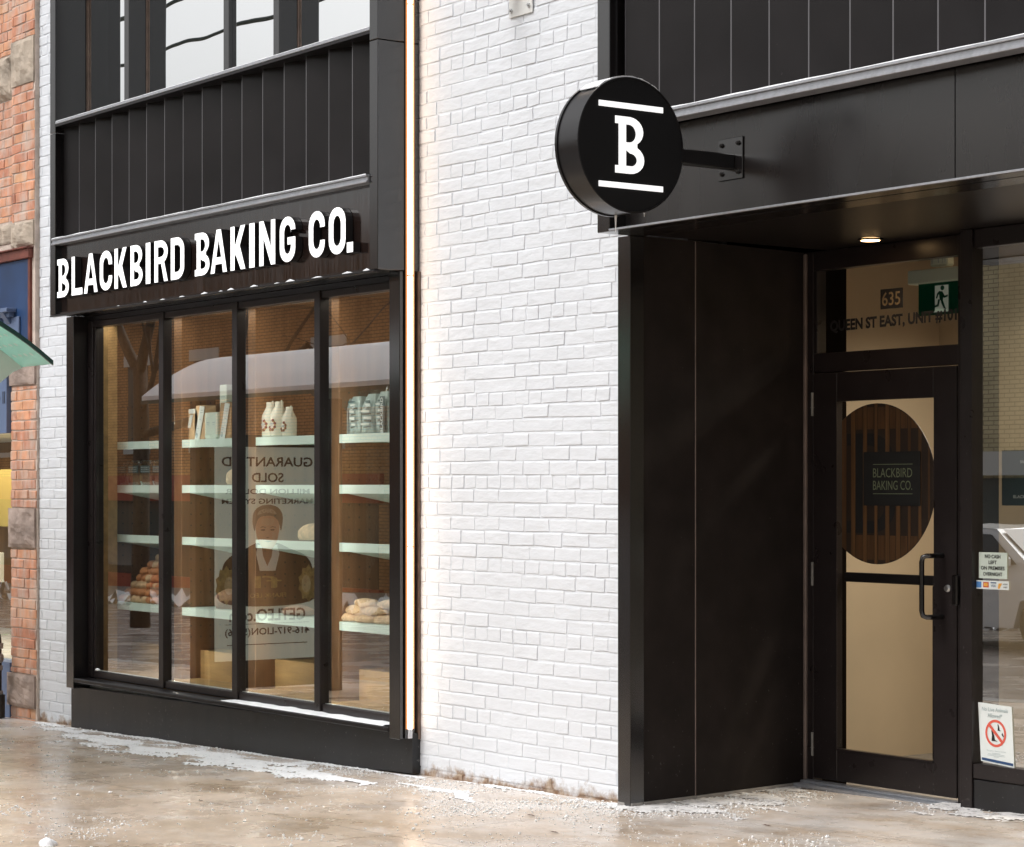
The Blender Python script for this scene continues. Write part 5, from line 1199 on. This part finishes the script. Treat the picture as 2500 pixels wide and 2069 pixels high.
# parked cars
def make_car(x, y, label, flip=1):
    z0 = GZ(x)-.15
    t = thing('parked_car', label, 'car', (x, y, z0), 'cars parked across the street')
    prof = [(-2.25, .35), (-2.28, .75), (-2.15, .92), (-1.55, .98), (-.95, 1.40), (-.2, 1.47), (.55, 1.44), (1.15, 1.05), (1.95, .90), (2.22, .72), (2.25, .35), (1.85, .30), (1.72, .62), (1.38, .66), (1.08, .60), (.98, .28), (-1.02, .28), (-1.12, .60), (-1.45, .66), (-1.78, .60), (-1.9, .32)]
    bm = bmesh.new()
    rings = []
    for yy, sc, up in ((-.88, .97, 0), (-.90, 1, .0), (-.6, 1, 0), (0, 1, .02), (.6, 1, 0), (.90, 1, 0), (.88, .97, 0)):
        ring = []
        for px_, pz in prof:
            yk = yy*(1-.22*max(0, (pz-.95))/.5) ; ring.append(bm.verts.new((px_*sc, yk, pz+(up if pz > .9 else 0))))
        rings.append(ring)
    n = len(prof)
    for a, c in zip(rings[:-1], rings[1:]):
        for i in range(n): bm.faces.new((a[i], a[(i+1) % n], c[(i+1) % n], c[i]))
    bm.faces.new(rings[0]); bm.faces.new(list(reversed(rings[-1])))
    mb = MB(); mb.bm(bm); body = mb.build('body', M['car_white'], t)
    mb = MB()
    for s in (-1, 1):
        yk = lambda z: s*(.90*(1-.22*max(0, (z-.95))/.5)+.006)
        for pts in ([(-1.35, 1.0), (-.90, 1.34), (-.22, 1.40), (-.22, 1.0)], [(-.14, 1.0), (-.14, 1.40), (.50, 1.37), (1.0, 1.03)]):
            mb.add([(p[0], yk(p[1]), p[1]) for p in pts]+[(p[0], yk(p[1])-s*.01, p[1]) for p in pts], [(0, 1, 2, 3), (7, 6, 5, 4)])
    mb.add([(1.13, -.75, 1.07), (1.13, .75, 1.07), (.60, .66, 1.425), (.60, -.66, 1.425)], [(0, 1, 2, 3)]); mb.add([(-1.52, -.74, 1.02), (-1.52, .74, 1.02), (-1.0, .66, 1.39), (-1.0, -.66, 1.39)], [(0, 1, 2, 3)])
    for v in range(len(mb.v)-8, len(mb.v)): mb.v[v] = (mb.v[v][0]+(.012 if v < len(mb.v)-4 else -.012), mb.v[v][1], mb.v[v][2]+.01)
    mb.build('windows', M['car_glass'], t)
    for xx in (-1.45, 1.40):
        for s in (-1, 1):
            mb = MB(); mb.lathe([(.20, -.10), (.32, -.10), (.335, -.06), (.335, .06), (.32, .10), (.20, .10)], (xx, s*.80, .335), 'y', 24); wl_ = mb.build('wheel', M['tyre'], t)
            mb = MB(); mb.lathe([(.21, s*.102), (.20, s*.112), (.05, s*.09), (.03, s*.115)], (xx, s*.80, .335), 'y', 10); mb.build('rim', M['rim'], wl_)
    for s in (-1, 1):
        mb = MB(); mb.cbox(2.10, 2.245, s*.62-.16, s*.62+.16, .70, .80, .02); mb.build('headlight', M['lamp_clear'], t)
        mb = MB(); mb.cbox(-2.27, -2.15, s*.66-.14, s*.66+.14, .74, .90, .02); mb.build('tail_light', M['lamp_red'], t)
        mb = MB(); mb.cbox(.78, .95, s*.98-.09, s*.98+.09, 1.0, 1.12, .02); mb.build('wing_mirror', M['car_white'], t)
    return t
make_car(-9.6, -12.2, 'white parked car mirrored in the right window'); make_car(-16.5, -14.6, 'white car parked at the far kerb down the street')

# ------------------------------------------------------------------ snow and salt
def snow_field(mb, x0, x1, y0, y1, mask, hmax, res=.014, zf=GZ):
    nx = int((x1-x0)/res); ny = int((y1-y0)/res); idx = {}; hs_ = {}
    for i in range(nx+1):
        for j in range(ny+1):
            x, y = x0+i*res, y0+j*res
            m_ = mask(x, y)
            n = noise.fractal(Vector((x*3.2, y*9, 1.7)), .75, 2.2, 6)*.75+noise.noise(Vector((x*45, y*60, 0)))*.38
            h = m_*.8+n*1.5-.16 if m_ > -.9 else -1
            hs_[(i, j)] = h
    for i in range(nx):
        for j in range(ny):
            c = [(i, j), (i+1, j), (i+1, j+1), (i, j+1)]
            if max(hs_[q] for q in c) <= 0 or sum(hs_[q] > 0 for q in c) < 3: continue
            f = []
            for q in c:
                if q not in idx:
                    h = hs_[q]; x, y = x0+q[0]*res, y0+q[1]*res
                    idx[q] = len(mb.v); z = zf(x)+(.0015+hmax*min(1, h)**.7*(.7+.6*noise.noise(Vector((x*60, y*60, 3)))) if h > 0 else -.001)
                    mb.v.append((x, y, z))
                f.append(idx[q])
            mb.f.append(tuple(f)); mb.m.append(0)
def band(path, w_):
    def f(x, y):
        best = 9
        for (a, c) in zip(path[:-1], path[1:]):
            ax, ay, aw = a; bx, by, bw = c
            t = max(0, min(1, ((x-ax)*(bx-ax)+(y-ay)*(by-ay))/((bx-ax)**2+(by-ay)**2)))
            d = math.hypot(x-ax-t*(bx-ax), y-ay-t*(by-ay)); ww = aw+(bw-aw)*t
            best = min(best, d/ww)
        return 1-best
    return f
sn = MB()
snow_field(sn, -5.3, -.35, -.95, -.04, band([(-5.1, -.20, .10), (-4.2, -.36, .16), (-3.3, -.40, .20), (-2.2, -.42, .21), (-1.3, -.45, .18), (-.62, -.45, .08)], 1), .010)
snow_field(sn, -5.95, 1.0, -.16, -.004, band([(-5.8, -.06, .05), (-5.2, -.10, .04), (-3, -.085, .028), (-.9, -.085, .028), (-.3, -.03, .035), (.4, -.03, .030), (.98, -.045, .05)], 1), .008, .009)
snow_field(sn, -.9, .6, -.75, -.2, band([(-.6, -.30, .04), (-.1, -.32, .06), (.35, -.50, .03)], 1), .004)
0 and snow_field(sn, -2.2, .3, -3.0, -1.7, band([(-2.1, -2.1, .05), (-1.4, -1.98, .045), (-1.2, -1.9, .02)], 1), .004)
0 and snow_field(sn, -1.2, .2, -2.8, -1.9, band([(-1.1, -2.42, .04), (-.55, -2.33, .045)], 1), .005)
0 and snow_field(sn, .3, 1.4, -2.1, -1.5, band([(.6, -1.72, .025), (1.0, -1.85, .035)], 1), .004)
0 and snow_field(sn, 2.2, 3.0, -.6, -.1, band([(2.4, -.37, .06), (2.75, -.33, .05)], 1), .012)
tag(sn.build('snow', M['slush'], smooth=True), 'patches of thin snow along the wall bases and on the pavement', 'snow', kind='stuff')
sl = MB()
def inrecess(x, y):
    e = 1.03 - max(0, (y-.36))*.12
    d = x-e
    # whitish salt crust widening from the side panel, tapering towards the door
    wdt = .50 if y < .3 else .50*(1-(y-.3)/1.5)
    m_ = 1-(d/max(.05, wdt)) if d > -.05 else -1
    if y < -.10: m_ = min(m_, 1-(-.10-y)/.07*1.0)
    return min(.8, m_)
snow_field(sl, .93, 1.9, -.25, 1.1, inrecess, .006, .014, lambda x: GZ(x)+.003)
def inrec2(x, y): return min(.8, 1-abs((y-(1.15-.0*(x-2)))/(.28+.14*(x-2.1))), (x-2.0)/.3+.3)
snow_field(sl, 1.95, 4.2, .6, 1.165, inrec2, .006, .014, lambda x: GZ(x)+.003)
porous(M['salt_film'], 16, .24, .48)
tag(sl.build('salt_crust', M['salt_film'], smooth=True), 'whitish crust of salt and slush inside the entrance recess', 'salt', kind='stuff')
# lumps
lm = MB(); bm = bmesh.new(); bmesh.ops.create_icosphere(bm, subdivisions=3, radius=1)
for v in bm.verts:
    c = v.co*(1+.25*noise.noise(v.co*1.5)); v.co = Vector((c.x*.050, c.y*.035, max(0, c.z)*.034))
lm.bm(bm); o = lm.build('snow_lump', M['snow'], smooth=True); o.location = (.40, -2.78, GZ(.4)-.002); tag(o, 'small pointed snow lump on the pavement at the lower left', 'snow lump')
# snow on sills and the drip edge
ls = MB(); q = random.Random(8)
for x, w_, h in ((-3.62, .05, .012), (-3.38, .07, .010), (-3.12, .07, .012), (-2.83, .09, .016), (-2.62, .05, .008), (-2.50, .08, .018), (-2.22, .09, .017), (-1.95, .06, .009), (-1.80, .10, .020), (-1.50, .12, .012), (-1.18, .11, .016), (-.98, .07, .020), (-4.0, .05, .006)):
    bm = bmesh.new(); bmesh.ops.create_icosphere(bm, subdivisions=2, radius=1)
    for v in bm.verts:
        c = v.co*(1+.2*noise.noise(v.co*2+Vector((x, 0, 0)))); v.co = Vector((x+c.x*w_*.55, YF-.004+c.y*.008, 2.733+max(-.1, c.z)*h*.7*(1-.55*abs(c.x))))
    ls.bm(bm)
def sillsnow(x):
    t = max(0, min(1, (x+3.3)/1.1)); return t*(.6+.5*noise.noise(Vector((x*7, 0, 0))))
def snowline(x0, x1, y, z, h, d):
    n_ = int((x1-x0)/.04)
    for i in range(n_):
        a, c = x0+(x1-x0)*i/n_, x0+(x1-x0)*(i+1)/n_
        ha, hc = [h*(.75+.6*noise.noise(Vector((t*6, z, 0)))) for t in (a, c)]
        ls.add([(a, y, z), (c, y, z), (c, y+d, z), (a, y+d, z), (a, y+.002, z+ha), (c, y+.002, z+hc), (c, y+d, z+hc), (a, y+d, z+ha)], [(0,1,5,4),(4,5,6,7)])
snowline(XL+.07, XR-.09, YF-.021, 3.2562, .005, .10); snowline(1.16, 4.3, YF-.023, 3.2742, .006, .10); snowline(XL+.09, XR-.09, YF+.001, 4.0642, .004, .2)
xs_ = [-4.95+i*.03 for i in range(131)]
for a, c in zip(xs_[:-1], xs_[1:]):
    ha, hc = sillsnow(a)*.011, sillsnow(c)*.011
    if ha < .002 and hc < .002: continue
    ya, yc_ = -.122+.01*noise.noise(Vector((a*9, 2, 0))), -.122+.01*noise.noise(Vector((c*9, 2, 0)))
    ls.add([(a, ya, .2295), (c, yc_, .2295), (c, -.012, .2295), (a, -.012, .2295), (a, ya+.012, .2295+ha), (c, yc_+.012, .2295+hc), (c, -.012, .2295+hc), (a, -.012, .2295+ha)], [(0,1,5,4),(4,5,6,7)])
for xa, xb in edges:
    ls.box(xa+.004, xb-.004, .012, .032, .2815, .2845)
bm = bmesh.new(); bmesh.ops.create_icosphere(bm, subdivisions=2, radius=1); bmesh.ops.scale(bm, vec=(.035, .015, .012), verts=bm.verts); bmesh.ops.translate(bm, vec=(-4.9, .01, .286), verts=bm.verts); ls.bm(bm)
tag(ls.build('ledge_snow', M['snow'], smooth=True), 'thin snow lying on the window sill and in lumps under the sign', 'snow', kind='stuff')
# salt grains
base = bmesh.new(); bmesh.ops.create_icosphere(base, subdivisions=1, radius=1); bv = [v.co.copy() for v in base.verts]; base.verts.index_update(); bf_ = [tuple(v.index for v in f.verts) for f in base.faces]; base.free()
q = random.Random(11); st = MB()
def grain(x, y, s):
    a = q.uniform(0, 6.28); ca, sa = math.cos(a), math.sin(a); sx, sy, sz = s*q.uniform(.7, 1.4), s*q.uniform(.6, 1.1), s*q.uniform(.45, .8)
    z = GZ(x)+sz*.75
    b0 = len(st.v)
    for v in bv:
        j = 1+q.uniform(-.2, .2); X, Y_ = v.x*sx*j, v.y*sy*j
        st.v.append((x+X*ca-Y_*sa, y+X*sa+Y_*ca, z+v.z*sz*j))
    st.f.extend(tuple(i+b0 for i in f) for f in bf_); st.m.extend([0]*len(bf_))
n = 0
while n < 5200:
    k = q.random()
    if k < .30: x, y = q.uniform(-5.8, .95), -.03-abs(q.gauss(0, .16))
    elif k < .45: x, y = q.uniform(1.05, 1.7), q.uniform(-.15, 1.0); y = y if x < 1.75-.4*max(0, y) else -.2
    elif k < .75: x, y = q.gauss(.5, .9), -abs(q.gauss(.1, .6))-.05
    else: x, y = q.uniform(-5.5, 3.6), -abs(q.uniform(0, 3.2))
    if y > -.06 and x < .98: continue
    if noise.noise(Vector((x*1.9, y*1.9, 4)))+.30 < q.random()*.75: continue
    s = min(.012, .0022*math.exp(abs(q.gauss(0, .6))))
    grain(x, y, s); n += 1
for cx_, cy_, nn in ((1.22, .1, 420), (1.17, .5, 400), (1.10, .9, 260), (1.2, -.08, 260), (2.2, 1.0, 90), (.15, -2.5, 90), (.9, -1.85, 50), (2.55, -.35, 70), (-.9, -2.4, 90), (-.2, -2.2, 60), (1.15, -.2, 120), (.7, -.7, 110), (.3, -.55, 90), (2.1, 1.0, 60)):
    for k in range(nn): grain(cx_+q.gauss(0, .16), cy_+q.gauss(0, .08), min(.011, .0026+abs(q.gauss(0, .0026))))
bank = MB()
def bankmask(x, y): return .9-abs(y+15.3)/.55
snow_field(bank, -62, -12, -15.95, -14.6, bankmask, .45, .16, lambda x: GZ(x)-.15)
tag(bank.build('snow_bank', M['snow'], smooth=True), 'ploughed snow bank along the far kerb', 'snow', kind='stuff')
tag(st.build('salt_grains', M['salt'], smooth=True), 'scattered white de-icing salt grains over the wet pavement', 'salt', kind='stuff')
lf = MB()
for x, y, l in ((-1.35, -.93, .05), (1.55, -.9, .03), (1.0, -.62, .035), (2.0, -.05, .03), (-.6, -1.5, .02)):
    lf.add([(x-l, y, GZ(x)+.004), (x, y-.008, GZ(x)+.010), (x+l, y+.004, GZ(x)+.004), (x, y+.010, GZ(x)+.006)], [(0, 1, 2, 3)])
tag(lf.build('leaf_litter', M['leaf']), 'a few dark twigs and dead leaves on the pavement', 'litter', kind='stuff')
